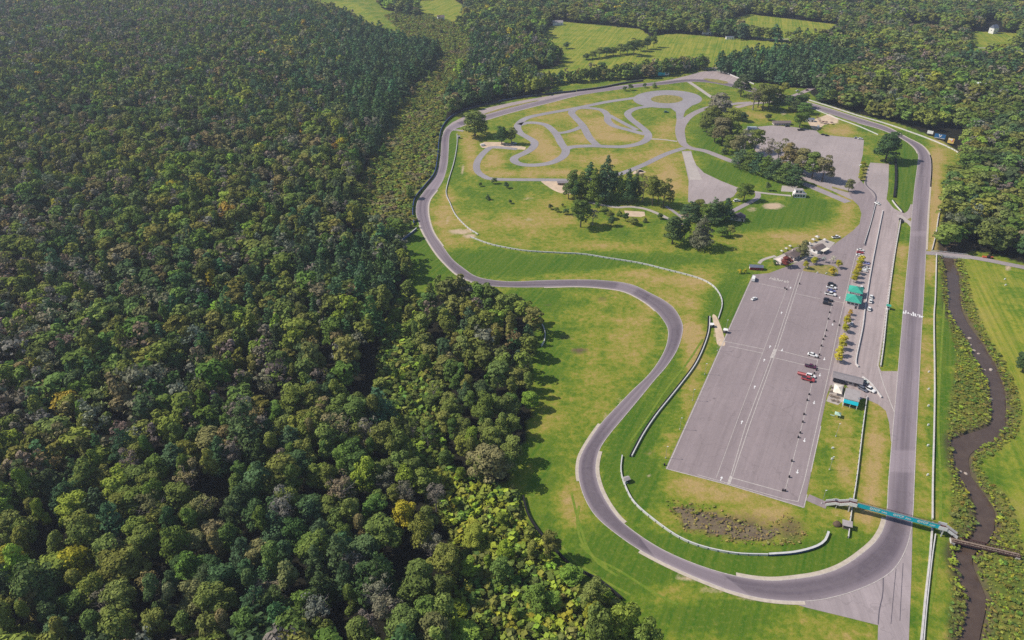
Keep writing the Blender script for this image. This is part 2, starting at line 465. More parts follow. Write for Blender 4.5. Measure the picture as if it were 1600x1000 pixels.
# (u, v, ru, rv, amount): + dry and tan, - lush and green
DRY = [(1325, 325, 14, 20, .5), (1310, 352, 25, 12, .5), (1240, 372, 60, 9, .4), (1296, 308, 26, 6, .5), (1310, 205, 24, 8, .5), (960, 545, 50, 40, .22), (905, 600, 50, 40, .2), (870, 660, 40, 35, .35), (985, 510, 30, 40, .3), (1010, 500, 14, 30, .25), (850, 560, 40, 60, -.35), (830, 470, 50, 20, -.5), (845, 700, 35, 30, -.4),
       (890, 780, 25, 45, .6), (860, 790, 20, 60, -.4), (920, 880, 60, 40, -.65), (1000, 905, 60, 30, -.5), (1120, 960, 90, 25, -.6), (1060, 925, 50, 18, .35), (1300, 985, 60, 20, .3),
       (990, 740, 40, 60, -.8), (1000, 690, 30, 50, -.7), (1050, 600, 25, 60, -.5), (1060, 850, 80, 25, -.8), (1180, 885, 110, 22, -.95), (1290, 870, 60, 30, -.7), (1340, 830, 30, 30, -.1), (1365, 720, 18, 100, .75), (1350, 800, 25, 30, .6), (1345, 660, 14, 40, -.3),
       (1085, 555, 20, 45, .7), (1075, 520, 15, 30, .5), (1060, 470, 50, 25, .45), (990, 430, 80, 15, .5), (920, 420, 80, 14, -.3), (800, 415, 90, 16, -.75), (750, 405, 40, 18, -.6), (720, 370, 50, 30, .35), (690, 350, 16, 34, .6), (700, 315, 12, 26, .55), (880, 430, 40, 7, .5),
       (660, 400, 40, 40, -.9), (705, 230, 10, 40, -.7), (735, 240, 14, 60, .5), (720, 280, 25, 20, -.4), (770, 320, 50, 20, -.2), (830, 345, 70, 20, .6), (900, 382, 80, 10, .45), (1010, 388, 70, 9, .35), (960, 370, 40, 10, -.3), (860, 310, 60, 12, .3), (800, 300, 60, 14, -.2), (1000, 405, 120, 12, -.6),
       (770, 250, 18, 14, .65), (850, 270, 100, 8, .55), (800, 262, 20, 6, -.3), (930, 250, 80, 10, .55), (905, 258, 20, 5, -.35), (880, 180, 70, 14, .35), (840, 215, 18, 22, .6), (855, 235, 18, 12, .8), (900, 215, 25, 10, .4), (940, 200, 30, 16, .6), (970, 215, 35, 8, .7), (1010, 195, 26, 14, -.1), (1040, 205, 26, 16, .5), (1042, 155, 20, 6, 1.0), (950, 150, 70, 8, .1), (870, 160, 60, 8, .2),
       (1045, 270, 26, 20, .55), (1062, 300, 12, 14, -.3), (1050, 295, 30, 15, .7), (1030, 240, 40, 14, .4), (1130, 270, 50, 14, -.6), (1180, 285, 40, 12, -.3), (1110, 215, 22, 26, -.7), (1130, 170, 50, 10, .1), (1180, 180, 30, 14, .3), (1170, 195, 25, 8, -.2),
       (1220, 345, 90, 14, -.85), (1270, 320, 40, 18, -.9), (1180, 335, 40, 16, -.5), (1300, 330, 40, 30, .35), (1260, 365, 80, 16, .35), (1200, 385, 60, 14, .25), (1120, 430, 60, 22, .2), (1130, 480, 25, 40, -.7), (1150, 445, 25, 30, -.6), (1080, 440, 60, 14, .3),
       (1420, 250, 20, 40, -.9), (1410, 300, 16, 30, -.9), (1403, 310, 5, 30, .6), (1390, 230, 18, 14, -.5), (1320, 200, 30, 10, .3), (1350, 200, 30, 6, -.5), (1470, 240, 24, 20, .3), (1462, 290, 10, 60, .75), (1460, 360, 8, 40, .7), (1295, 150, 20, 12, -.6),
       (1412, 370, 12, 12, -.5), (1410, 395, 12, 18, .9), (1403, 450, 12, 30, .4), (1398, 500, 12, 20, -.3), (1390, 545, 14, 24, -.4), (1452, 420, 8, 30, .7), (1452, 470, 8, 20, -.4), (1447, 560, 10, 60, .5), (1440, 700, 10, 100, .35), (1435, 880, 10, 60, .1),
       (1300, 690, 20, 60, .25), (1325, 660, 15, 50, .5), (1290, 720, 14, 40, -.3), (1320, 740, 12, 40, .35), (1080, 758, 60, 12, .7), (1130, 775, 70, 12, .75), (1190, 800, 50, 12, .6), (1060, 850, 10, 6, .1), (1140, 822, 120, 30, .5), (1020, 730, 25, 20, -.2), (1035, 690, 25, 40, .45), (1010, 706, 14, 8, .8), (1075, 620, 14, 40, .5), (1285, 815, 25, 25, .15),
       (1475, 470, 10, 40, -.1), (1478, 560, 12, 70, -.5), (1470, 700, 12, 80, -.45), (1468, 900, 12, 100, .1),
       (1540, 470, 40, 60, .35), (1580, 560, 40, 50, .1), (1570, 460, 30, 30, -.4), (1590, 620, 20, 40, .2), (1580, 740, 40, 50, -.2), (1590, 790, 20, 60, .5)]
# (u, v, ru, rv, amount) bare earth
DIRT = [(720, 362, 24, 5, .9), (734, 369, 12, 3.5, 1.0), (700, 345, 5, 14, .55), (826, 343, 10, 4, .6), (825, 310, 14, 4, .5), (1014, 706, 8, 3, .8), (1016, 745, 5, 3, .9), (1208, 322, 18, 6, 1.0), (1175, 327, 12, 5, .6), (970, 634, 14, 22, .45), (948, 655, 10, 14, .55),
        (1000, 868, 30, 8, .3), (1120, 919, 50, 6, .85), (1180, 936, 30, 5, .9), (1075, 902, 24, 5, .7), (1060, 897, 14, 6, .5), (1294, 185, 14, 8, .7), (1225, 176, 8, 6, .6), (1305, 190, 8, 6, .7), (1575, 418, 6, 6, .9), (1292, 790, 8, 4, .6), (1290, 830, 8, 10, .5), (1305, 805, 14, 8, .4), (1045, 156, 16, 4, .5), (722, 262, 3, 14, .8), (1070, 338, 12, 8, .8), (1128, 540, 6, 8, .8), (1120, 520, 6, 14, .9)]

MUD = [(905, 548, 15, 5.5, 1.0), (884, 527, 15, 4, .75), (941, 467, 12, 5, .65), (856, 477, 10, 3, .6), (1014, 706, 16, 8, .5), (1292, 843, 6, 10, .3), (1140, 820, 95, 24, .7), (1235, 828, 30, 24, .8)]
# ------------------------------------------------------------------ ground sheet
def build_ground():
    xs = np.concatenate([np.linspace(-4000, -960, 20, endpoint=False), np.arange(-960, 960, 3.0), np.linspace(960, 4000, 21)])
    ys = np.concatenate([np.linspace(-1500, 90, 12, endpoint=False), np.arange(90, 1710, 3.0), np.linspace(1710, 5000, 21)])
    nx, ny = len(xs), len(ys)
    X, Y = np.meshgrid(xs, ys)
    xy = np.stack([X.ravel(), Y.ravel()], 1)
    ok = xy[:, 1] > 20
    uv = back(xy)
    n = len(xy)
    dry = np.full(n, 0.33); dirt = np.zeros(n)
    for (u, v, a, b, k) in DRY:
        dry += (1.15 if v < 300 and k > 0 else 0.92) * k * np.exp(-(((uv[:, 0] - u) / a) ** 2 + ((uv[:, 1] - v) / b) ** 2)) * ok
    for (u, v, a, b, k) in DIRT:
        dirt = np.maximum(dirt, k * np.exp(-(((uv[:, 0] - u) / a) ** 2 + ((uv[:, 1] - v) / b) ** 2) ** 1.3) * ok)
    mud = np.zeros(n)
    for (u, v, a, b, k) in MUD:
        mud = np.maximum(mud, k * np.exp(-(((uv[:, 0] - u) / a) ** 2 + ((uv[:, 1] - v) / b) ** 2) ** 1.2) * ok)
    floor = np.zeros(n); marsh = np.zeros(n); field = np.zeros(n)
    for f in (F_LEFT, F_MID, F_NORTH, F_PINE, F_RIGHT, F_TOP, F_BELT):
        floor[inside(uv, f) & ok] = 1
    for f in (F_MARSH, F_SHRUB):
        marsh[inside(uv, f) & ok] = 1
    for f in FIELDS:
        i = inside(uv, f) & ok
        field[i] = 1; floor[i] = 0; marsh[i] = 0
    i = inside(uv, MEADOW) & ok; field[i] = 0.7; floor[i] = 0
    for f in (WEST_VEG, EAST_VEG): marsh[inside(uv, f) & ok] = 0.55
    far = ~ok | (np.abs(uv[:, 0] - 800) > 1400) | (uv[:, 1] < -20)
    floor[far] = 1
    z = np.zeros(n)
    rl = cat(RIV_L, False, 4); rr = cat(RIV_R, False, 4)
    L, Rr = GN(rl), GN(rr)
    C = (L + Rr) / 2; W = np.linalg.norm(L - Rr, axis=1) / 2
    idx = np.where(ok & (uv[:, 0] > 1420) & (uv[:, 1] > 360))[0]
    d = np.full(len(idx), 1e9)
    for c, w in zip(C, W):
        d = np.minimum(d, np.linalg.norm(xy[idx] - c, axis=1) - w)
    z[idx] = -2.6 * np.clip((1.5 - d) / 4.0, 0, 1)
    wet = np.zeros(n); wet[idx] = np.clip((4.0 - d) / 3.0, 0, 1)
    # bog hollow
    pc = GN(POND); idp = np.where(ok & (np.abs(uv[:, 0] - 1140) < 160) & (np.abs(uv[:, 1] - 815) < 70))[0]
    ins = inside(uv[idp], POND); z[idp[ins]] = -0.5; wet[idp[ins]] = 1
    vs = np.stack([xy[:, 0], xy[:, 1], z], 1).astype(np.float32)
    I, J = np.meshgrid(np.arange(nx - 1), np.arange(ny - 1))
    a = (J * nx + I).ravel()
    q = np.stack([a, a + 1, a + 1 + nx, a + nx], 1)
    me = bpy.data.meshes.new('ground')
    me.vertices.add(n); me.vertices.foreach_set('co', vs.ravel())
    me.loops.add(q.size); me.loops.foreach_set('vertex_index', q.ravel().astype(np.int32))
    me.polygons.add(len(q)); me.polygons.foreach_set('loop_start', np.arange(0, q.size, 4, dtype=np.int32))
    me.update(calc_edges=True)
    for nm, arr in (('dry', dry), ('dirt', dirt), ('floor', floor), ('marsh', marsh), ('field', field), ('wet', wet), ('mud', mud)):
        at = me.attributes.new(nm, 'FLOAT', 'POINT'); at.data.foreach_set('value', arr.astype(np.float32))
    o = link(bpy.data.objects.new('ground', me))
    m, nt = new_mat('grass ground')
    def A(nm):
        k = N(nt, 'ShaderNodeAttribute'); k.attribute_name = nm; return k.outputs['Fac']
    p = pos(nt)
    n1 = noise(nt, p, 0.05, 6, 0.7); n2 = noise(nt, p, 0.28, 5, 0.75); n3 = noise(nt, p, 1.3, 3, 0.7)
    dr = mathn(nt, 'ADD', A('dry'), mathn(nt, 'MULTIPLY', mathn(nt, 'SUBTRACT', n1, 0.5), 1.9))
    dr = mathn(nt, 'ADD', dr, mathn(nt, 'MULTIPLY', mathn(nt, 'SUBTRACT', n2, 0.5), 1.7))
    cr = N(nt, 'ShaderNodeValToRGB')
    el = cr.color_ramp.elements
    el[0].position = 0.0; el[0].color = (0.048, 0.132, 0.009, 1)
    el[1].position = 1.0; el[1].color = (0.48, 0.315, 0.145, 1)
    for pp, c in ((0.26, (0.105, 0.185, 0.013)), (0.48, (0.225, 0.245, 0.028)), (0.78, (0.385, 0.285, 0.080))):
        e = el.new(pp); e.color = (*c, 1)
    nt.links.new(dr, cr.inputs[0])
    col = cr.outputs[0]
    # mown stripes and wheel marks
    st = ramp(nt, noise(nt, pos(nt, (0.5, 0.02, 1), PIT), 1.0, 3, 0.6), 0.35, 0.65)
    col = mix(nt, mathn(nt, 'MULTIPLY', st, 0.28), col, (0.27, 0.275, 0.035))
    fs = ramp(nt, noise(nt, pos(nt, (0.42, 0.008, 1), 0.29), 1.0, 3, 0.6), 0.36, 0.64)
    fc = mix(nt, fs, (0.13, 0.215, 0.012), (0.39, 0.36, 0.045))
    fc = mix(nt, mathn(nt, 'MULTIPLY', ramp(nt, n1, 0.45, 0.7), 0.45), fc, (0.36, 0.30, 0.075))
    fc = mix(nt, ramp(nt, dr, 0.35, -0.1), fc, (0.09, 0.19, 0.014))
    col = mix(nt, A('field'), col, fc)
    g = ramp(nt, n3, 0.35, 0.7)
    col = mix(nt, mathn(nt, 'MULTIPLY', g, 0.40), col, (0.068, 0.11, 0.009))
    tr = ramp(nt, noise(nt, pos(nt, (0.9, 0.05, 1), PIT + 0.5), 1.0, 4, 0.7), 0.5, 0.75)
    col = mix(nt, mathn(nt, 'MULTIPLY', tr, 0.3), col, (0.12, 0.17, 0.02))
    n4 = ramp(nt, noise(nt, p, 0.55, 3, 0.65), 0.52, 0.72)
    col = mix(nt, mathn(nt, 'MULTIPLY', n4, 0.35), col, (0.30, 0.27, 0.06))
    dk = ramp(nt, mathn(nt, 'ADD', A('dirt'), mathn(nt, 'MULTIPLY', mathn(nt, 'SUBTRACT', n2, 0.5), 0.9)), 0.35, 0.75)
    col = mix(nt, dk, col, mix(nt, n2, (0.40, 0.29, 0.19), (0.58, 0.45, 0.31)))
    col = mix(nt, ramp(nt, mathn(nt, 'ADD', A('mud'), mathn(nt, 'MULTIPLY', mathn(nt, 'SUBTRACT', n2, 0.5), 0.9)), 0.3, 0.9), col, (0.13, 0.095, 0.055))
    col = mix(nt, A('marsh'), col, mix(nt, n2, (0.055, 0.075, 0.018), (0.17, 0.165, 0.05)))
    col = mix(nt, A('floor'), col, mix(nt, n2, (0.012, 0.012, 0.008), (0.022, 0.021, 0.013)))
    col = mix(nt, A('wet'), col, mix(nt, n2, (0.06, 0.045, 0.035), (0.13, 0.10, 0.06)))
    bp = N(nt, 'ShaderNodeBump'); bp.inputs['Strength'].default_value = 0.5; bp.inputs['Distance'].default_value = 0.25
    nt.links.new(noise(nt, p, 0.9, 4, 0.75), bp.inputs['Height'])
    out_bsdf(nt, col, 0.95, 0.1, normal=bp.outputs[0])
    me.materials.append(m)
    tag(o, 'mown green and tan grass ground around the race circuit', 'ground', None, 'structure')
build_ground()

# river and bog water
def water_mat(name, c, rough, c2):
    m, nt = new_mat(name)
    k = ramp(nt, noise(nt, pos(nt), 0.16, 6, 0.7), 0.35, 0.7)
    b = N(nt, 'ShaderNodeBump'); b.inputs['Strength'].default_value = 0.25; b.inputs['Distance'].default_value = 0.12
    nt.links.new(noise(nt, pos(nt), 0.9, 3), b.inputs['Height'])
    out_bsdf(nt, mix(nt, k, c, c2), rough, 0.5, normal=b.outputs[0])
    return m
o, _, _ = pairs_ribbon('river', [(a[0], a[1], b[0], b[1]) for a, b in zip(RIV_L, RIV_R)], -0.75, water_mat('river water', (0.075, 0.050, 0.038), 0.12, (0.11, 0.076, 0.056)), n=4, cross=4)
tag(o, 'dark brown river winding beside the straight', 'river', None, 'structure')
o = patch('pond', POND, -0.22, water_mat('bog water', (0.10, 0.066, 0.05), 0.75, (0.21, 0.165, 0.085)), True, 'muddy bog pool among brown reeds', 'pond')
# ------------------------------------------------------------------ the race track
TRACK = [(1215, 146, 1212, 152), (1240, 153, 1236, 159), (1264, 160, 1260, 167), (1300, 171, 1296, 178), (1350, 187, 1340, 192), (1387, 199, 1375, 202), (1417, 215, 1402, 213), (1440, 227, 1423, 226), (1452, 242, 1434, 240), (1455, 260, 1433, 260), (1453, 292, 1429, 290), (1450, 330, 1425, 330), (1447, 390, 1420, 390), (1444, 452, 1414, 450), (1440, 520, 1408, 520), (1436, 600, 1401, 600), (1432, 680, 1394, 680), (1429, 750, 1388, 750), (1426, 810, 1384, 810), (1418, 852, 1372, 840), (1400, 886, 1350, 862), (1375, 906, 1318, 884), (1340, 922, 1285, 897), (1300, 934, 1245, 904), (1257, 940, 1200, 907), (1200, 937, 1150, 900), (1150, 926, 1100, 886), (1100, 908, 1050, 866), (1050, 886, 1012, 845), (1000, 860, 975, 818), (962, 834, 957, 798), (932, 808, 943, 775), (915, 782, 935, 755), (905, 752, 931, 732), (904, 725, 936, 705), (912, 702, 950, 682), (938, 663, 975, 652), (962, 637, 1000, 622), (987, 611, 1022, 595), (1012, 587, 1042, 572), (1030, 563, 1058, 547), (1041, 540, 1066, 522), (1044, 518, 1066, 505), (1038, 503, 1055, 484), (1024, 486, 1040, 471), (1005, 471, 1018, 459), (975, 456, 985, 444), (937, 450, 940, 438), (900, 448, 900, 437), (850, 449, 850, 438), (800, 449, 800, 440), (765, 447, 765, 437), (738, 441, 742, 431), (715, 430, 724, 419), (697, 414, 707, 405), (682, 397, 692, 385), (667, 374, 677, 363), (656, 352, 670, 340), (650, 333, 669, 322), (652, 315, 673, 310), (662, 300, 683, 297), (678, 278, 693, 280), (686, 258, 699, 258), (689, 235, 701, 232), (690, 217, 702, 214), (696, 203, 706, 205), (707, 194, 718, 199), (727, 187, 737, 192), (757, 180, 762, 187), (787, 172, 789, 179), (825, 162, 826, 169), (860, 153.5, 862, 160), (900, 144.5, 901, 150), (950, 137, 951, 142), (1000, 131, 1001, 136), (1040, 127, 1040, 132), (1075, 123.5, 1075, 128), (1110, 125, 1110, 129.5), (1145, 131, 1144, 136), (1178, 138, 1174, 144)]
trk, TL, TR = pairs_ribbon('race_track', TRACK, 0.10, M['track'], True, 6, 8)
_C = (TL + TR) / 2
_T = np.roll(_C, -6, 0) - np.roll(_C, 6, 0); _a = np.unwrap(np.arctan2(_T[:, 1], _T[:, 0]))
_k = np.abs(np.roll(_a, -6) - np.roll(_a, 6)); _k = np.minimum(_k, 2 * math.pi - _k) / np.maximum(np.linalg.norm(_T, axis=1), 1)
_k = np.convolve(np.concatenate([_k[-12:], _k, _k[:12]]), np.ones(25) / 25, 'valid')
_at = trk.data.attributes.new('rubber', 'FLOAT', 'POINT'); _at.data.foreach_set('value', np.repeat(np.clip(_k / 0.012, 0.16, 1), 9).astype(np.float32))
tag(trk, 'dark grey asphalt race track with pale worn edge lines', 'race track', None, 'structure')
SEG = 6                                           # samples per survey pair
def edge(side, i0, i1):
    P = (TL if side == 'L' else TR)[i0 * SEG:i1 * SEG + 1]
    return resample(P, 2.5)
NT = len(TRACK)
strip_world('edge_line', resample(TL, 3), 0.05, -0.26, 0.125, M['line'], trk)
strip_world('edge_line', resample(TR, 3), 0.26, -0.05, 0.125, M['line'], trk)
kerb_spans = [('R', 18, 25, 'in', 1.7), ('R', 29, 34, 'in', 1.6), ('L', 24, 29, 'out', 1.5), ('L', 33, 36, 'out', 1.3), ('L', 44, 49, 'out', 0.9),
              ('L', 52, 57, 'out', 1.1), ('R', 55, 60, 'in', 1.0), ('L', 1, 10, 'out', 1.2), ('R', 4, 8, 'in', 1.0), ('L', 8, 12, 'out', 1.1), ('R', 66, 72, 'in', 0.8)]
for sd, a, b, w, k in kerb_spans:
    P = edge(sd, a, b)
    if sd == 'L': A, B = k * 1.0, 0.02            # outside of travel lies on the left
    else: A, B = -0.02, -k * 1.0
    strip_world('kerb', P, A, B, 0.135, M['kerb'], trk)

# ------------------------------------------------------------------ paved areas
patch('runoff_apron', [(1426, 812), (1424, 900), (1420, 1000), (1416, 1090), (1369, 1090), (1372, 977), (1320, 964), (1262, 950), (1235, 942), (1257, 938), (1300, 930), (1340, 918), (1375, 902), (1400, 882), (1417, 850)], 0.06, M['runoff'], False, 'wide cracked asphalt runoff at the end of the straight', 'runoff')
patch('outer_apron', [(692, 207), (697, 199), (707, 191), (727, 181.5), (745, 174), (760, 169), (800, 160), (862, 149), (900, 143), (975, 133), (1020, 129), (1050, 124), (1075, 118), (1095, 112), (1113, 110), (1137, 115), (1154, 122), (1168, 131), (1172, 141), (1145, 134), (1110, 127), (1075, 126), (1000, 134), (900, 147), (850, 159), (825, 166), (787, 176), (757, 184), (727, 191), (705, 203), (699, 216)], 0.05, M['pit'], False, 'pale asphalt apron along the outer fence of the far turns', 'apron')
GI, nt = new_mat('mown verge')
_n = noise(nt, pos(nt), 0.3, 4)
out_bsdf(nt, mix(nt, ramp(nt, _n, 0.35, 0.65), (0.14, 0.17, 0.03), (0.34, 0.26, 0.10)), 0.95, 0.1)
for q, lb in (([(755, 178.5), (775, 171.5), (800, 165), (838, 157), (843, 157.5), (825, 161.2), (787, 171), (758, 179.2)], 'thin grass sliver between the track and its outer apron'),
              ([(1098, 123.6), (1103, 122.6), (1122, 124.5), (1136, 127.5), (1138, 130), (1130, 131), (1110, 127.5)], 'small grass island inside the far hairpin apron')):
    patch('grass_island', q, 0.16, GI, False, lb, 'grass')

PADDOCK = [(1176, 429), (1040, 732), (1138, 758), (1256, 794), (1260, 774), (1282, 666), (1291, 622), (1304, 566), (1320, 488), (1342, 392), (1352, 384), (1371, 315), (1360, 300), (1345, 282), (1325, 300), (1332, 312), (1342, 322), (1346, 334), (1343, 350), (1332, 361), (1317, 372), (1300, 384), (1288, 394), (1268, 404), (1245, 410), (1228, 417), (1201, 427)]
patch('paddock', PADDOCK, 0.04, M['lot'], False, 'huge grey asphalt paddock with worn white lines', 'paddock')
patch('pit_lane', [(1369, 314), (1384, 310), (1395, 324), (1406, 333), (1420, 334), (1428, 316), (1428, 352), (1421, 350), (1405, 344), (1396, 402), (1387, 472), (1380, 528), (1373, 572), (1377, 580), (1404, 580), (1402, 626), (1396, 690), (1392, 690), (1389, 660), (1384, 642), (1372, 632), (1350, 622), (1341, 626), (1322, 602), (1298, 602), (1290, 622), (1303, 568), (1319, 488), (1341, 392), (1351, 384)], 0.052, M['pit'], False, 'pale streaked pit lane and pit stalls between the walls', 'pit lane')
patch('upper_lot', [(1157, 204), (1172, 199), (1207, 196), (1237, 198), (1275, 204), (1282, 210), (1310, 213), (1340, 216), (1350, 219), (1348, 242), (1344, 258), (1342, 278), (1346, 284), (1338, 292), (1349, 290), (1356, 262), (1360, 254), (1389, 256), (1388, 292), (1385, 312), (1372, 316), (1358, 305), (1330, 312), (1300, 298), (1270, 286), (1250, 280), (1215, 258), (1180, 236)], 0.03, M['lot2'], False, 'pale grey upper car park below the far trees', 'car park')
patch('grass_island', [(1348, 255), (1356, 256), (1352, 282), (1343, 282)], 0.075, GI, False, 'narrow grass strip with young trees in the upper car park', 'grass')
patch('grass_island', [(1300, 291), (1328, 299), (1325, 301), (1300, 294)], 0.08, GI, False, 'thin grass strip under the lone small tree by the upper car park', 'grass')
patch('grass_island', [(1255, 421), (1264, 416), (1295, 414), (1308, 420), (1309, 428), (1302, 432), (1280, 427), (1258, 424)], 0.09, GI, True, 'planted grass island at the top of the paddock', 'grass')
patch('grass_island', [(1424, 340), (1425, 346), (1416, 343)], 0.08, GI, False, 'tiny grass triangle beside the pit exit', 'grass')
patch('fan_apron', [(1065, 236), (1080, 236), (1083, 247), (1088, 258), (1100, 270), (1125, 282), (1155, 294), (1146, 307), (1125, 317), (1110, 319), (1075, 316), (1076, 282), (1070, 255)], 0.045, M['lot2'], False, 'fan shaped asphalt apron in the infield', 'apron')
patch('pale_panel', [(1066, 238), (1079, 237), (1087, 258), (1097, 281), (1078, 281), (1071, 256)], 0.07, M['pale'], False, 'pale concrete panel at the top of the fan apron', 'apron')
patch('gravel_yard', [(845, 281), (872, 280), (888, 288), (892, 303), (874, 301), (858, 293)], 0.05, M['sand'], True, 'pale gravel yard beside the grove of pines', 'yard')
patch('dirt_yard', [(975, 329), (1007, 331), (1008, 337), (1002, 339), (979, 338)], 0.06, M['sand'], False, 'bare sandy rectangle beside small infield trees', 'yard')
patch('terrace', [(1222, 290), (1247, 291), (1240, 300), (1220, 299)], 0.06, M['pale'], False, 'tan paved terrace behind the white house', 'terrace')
patch('terrace', [(1302, 598), (1319, 596), (1317, 627), (1309, 633), (1291, 627)], 0.075, M['pale'], False, 'pale slab around the cream tent', 'terrace')
patch('terrace', [(1288, 374), (1305, 379), (1296, 388), (1272, 404), (1240, 411), (1214, 414), (1208, 404), (1225, 396), (1262, 382)], 0.065, M['pale'], False, 'pale paving around the clubhouse roofs', 'terrace')
patch('gravel_yard', [(785, 222), (822, 230), (820, 234), (753, 231), (749, 225), (757, 222)], 0.04, M['sand'], False, 'pale gravel patch under the pair of infield trees', 'yard')
patch('gravel_yard', [(1262, 190), (1282, 183), (1296, 178), (1310, 186), (1308, 192), (1288, 195), (1276, 204), (1268, 200)], 0.035, M['sand'], False, 'sandy yard beside the small sheds by the upper car park', 'yard')
patch('dirt_yard', [(1113, 494), (1119, 494), (1127, 512), (1132, 530), (1132, 540), (1121, 538), (1118, 520)], 0.05, M['sand'], True, 'bare sandy track beside the paddock edge', 'yard')

# ------------------------------------------------------------------ roads
road('service_road', [(1062, 178), (1063, 188), (1061, 205), (1066, 222), (1078, 231), (1102, 236), (1128, 246), (1150, 254), (1200, 268), (1248, 284), (1290, 301), (1325, 316)], 8.0, M['road'], label='grey service road from the kart pad down to the paddock', z=0.058)
road('service_road', [(1066, 222), (1064, 202), (1072, 187), (1085, 177), (1104, 169), (1120, 166), (1150, 162), (1175, 160)], 8.0, M['road'], label='grey road passing behind the brown infield trees', z=0.062)
road('service_road', [(1070, 231), (1040, 241), (1000, 260), (957, 275), (910, 281), (850, 281), (775, 280), (755, 275), (745, 265), (747, 250), (760, 235), (772, 230), (808, 233)], 6.5, M['kart'], label='narrow grey road looping west around the kart track', z=0.066)
road('service_road', [(1155, 296), (1180, 300), (1205, 303), (1236, 306)], 3.5, M['pale'], label='thin pale drive to the white house', z=0.07)
road('service_road', [(1184, 301), (1184, 308), (1176, 314), (1160, 322), (1143, 331)], 4.5, M['road'], label='short curved drive to the dark roofed house', z=0.074)
road('footpath', [(920, 316), (945, 321), (965, 324), (985, 323), (1010, 327), (1035, 337), (1050, 345), (1075, 352)], 3.6, M['pale'], label='pale dirt path past the small infield trees', catg='path', z=0.05)
road('footpath', [(1040, 322), (1052, 330), (1066, 340)], 3.0, M['road'], label='short grey path under the infield trees', catg='path', z=0.055)
road('footpath', [(1186, 412), (1190, 407), (1200, 403), (1212, 400)], 2.4, M['pale'], label='pale path from the red barn to the clubhouse', catg='path', z=0.05)
road('footpath', [(1262, 777), (1280, 785), (1292, 790)], 4.6, M['lot'], label='grey path from the paddock to the footbridge stairs', catg='path', z=0.05)
road('service_road', [(1075, 127), (1090, 137), (1112, 152), (1125, 160)], 5.5, M['pale'], label='pale connector road below the far hairpin', z=0.07)
road('service_road', [(1150, 168), (1175, 162), (1195, 160), (1222, 155), (1248, 147), (1264, 140), (1280, 132)], 7.0, M['pit'], label='entry road passing under the far trees', z=0.15)
road('service_road', [(1446, 395), (1480, 398), (1510, 401), (1545, 407), (1575, 413), (1610, 420), (1700, 438)], 6.0, M['road'], label='narrow lane over the river to the meadow', z=0.13)
road('service_road', [(1394, 327), (1406, 333), (1416, 335), (1424, 330), (1428, 320)], 5.0, M['pit'], label='short pit exit link to the straight', z=0.085)
road('service_road', [(1404, 336), (1412, 341), (1422, 350), (1427, 356)], 3.6, M['pale'], label='pale pit exit link beside the grass triangle', z=0.09)
road('service_road', [(699, 204), (712, 203), (724, 205)], 4.0, M['road'], label='short spur off the far left turn', z=0.07)
road('far_road', [(1130, 58), (1160, 60), (1200, 62), (1250, 60)], 4.0, M['pale'], label='distant pale road between the fields', z=0.05)
road('far_road', [(1100, 108), (1118, 106), (1135, 103)], 5.0, M['pale'], label='pale lane leaving the far hairpin', z=0.06)
road('far_road', [(1520, 74), (1535, 75), (1550, 74)], 4.0, M['pale'], label='distant pale lane beside the white barn field', z=0.05)

# kart track
kt = road('kart_track', [(1000, 152), (950, 159), (895, 170), (850, 178), (822, 185), (809, 196), (812, 207), (825, 215), (835, 222), (832, 231), (820, 239), (805, 246), (804, 252), (815, 257), (837, 258), (862, 254), (879, 245), (884, 235), (877, 224), (870, 211), (862, 202), (852, 195), (837, 192), (823, 192), (812, 195)], 8.0, M['kart'], label='winding grey kart track in the infield', catg='kart track', z=0.080)
road('branch', [(868, 208), (882, 207), (897, 203), (908, 198)], 6.5, M['kart'], parent=kt, z=0.084)
road('branch', [(884, 233), (895, 229.5), (925, 228), (950, 229), (975, 229), (1000, 224), (1012, 216), (1011, 207), (1000, 197), (985, 185), (981, 177), (992, 170), (1012, 166.5), (1040, 165)], 8.0, M['kart'], parent=kt, z=0.088)
road('branch', [(934, 228), (921, 215), (911, 197), (900, 185), (893, 176), (902, 169.5), (922, 169), (940, 172), (949, 180), (950, 189), (960, 197), (982, 203), (1008, 210)], 8.0, M['kart'], parent=kt, z=0.092)
road('branch', [(952, 180), (970, 190), (995, 203)], 6.0, M['kart'], parent=kt, z=0.096)
road('branch', [(1015, 217), (1035, 218), (1058, 221)], 3.0, M['pale'], parent=kt, z=0.070)
el = lambda cx, cy, a, b, n=40: [(cx + a * math.cos(2 * math.pi * i / n), cy + b * math.sin(2 * math.pi * i / n)) for i in range(n)]
patch('skid_pad', el(1043, 155, 54, 14), 0.076, M['kart'], False, 'oval grey skid pad at the top of the kart track', 'skid pad')
patch('skid_neck', [(1044, 166), (1084, 163), (1071, 173), (1066, 186), (1057, 186), (1056, 175)], 0.070, M['kart'], False, 'short neck of asphalt below the oval skid pad', 'road')
patch('grass_island', el(1042, 155, 25, 6.4), 0.11, GI, False, 'oval grass island with tan centre inside the skid pad', 'grass')

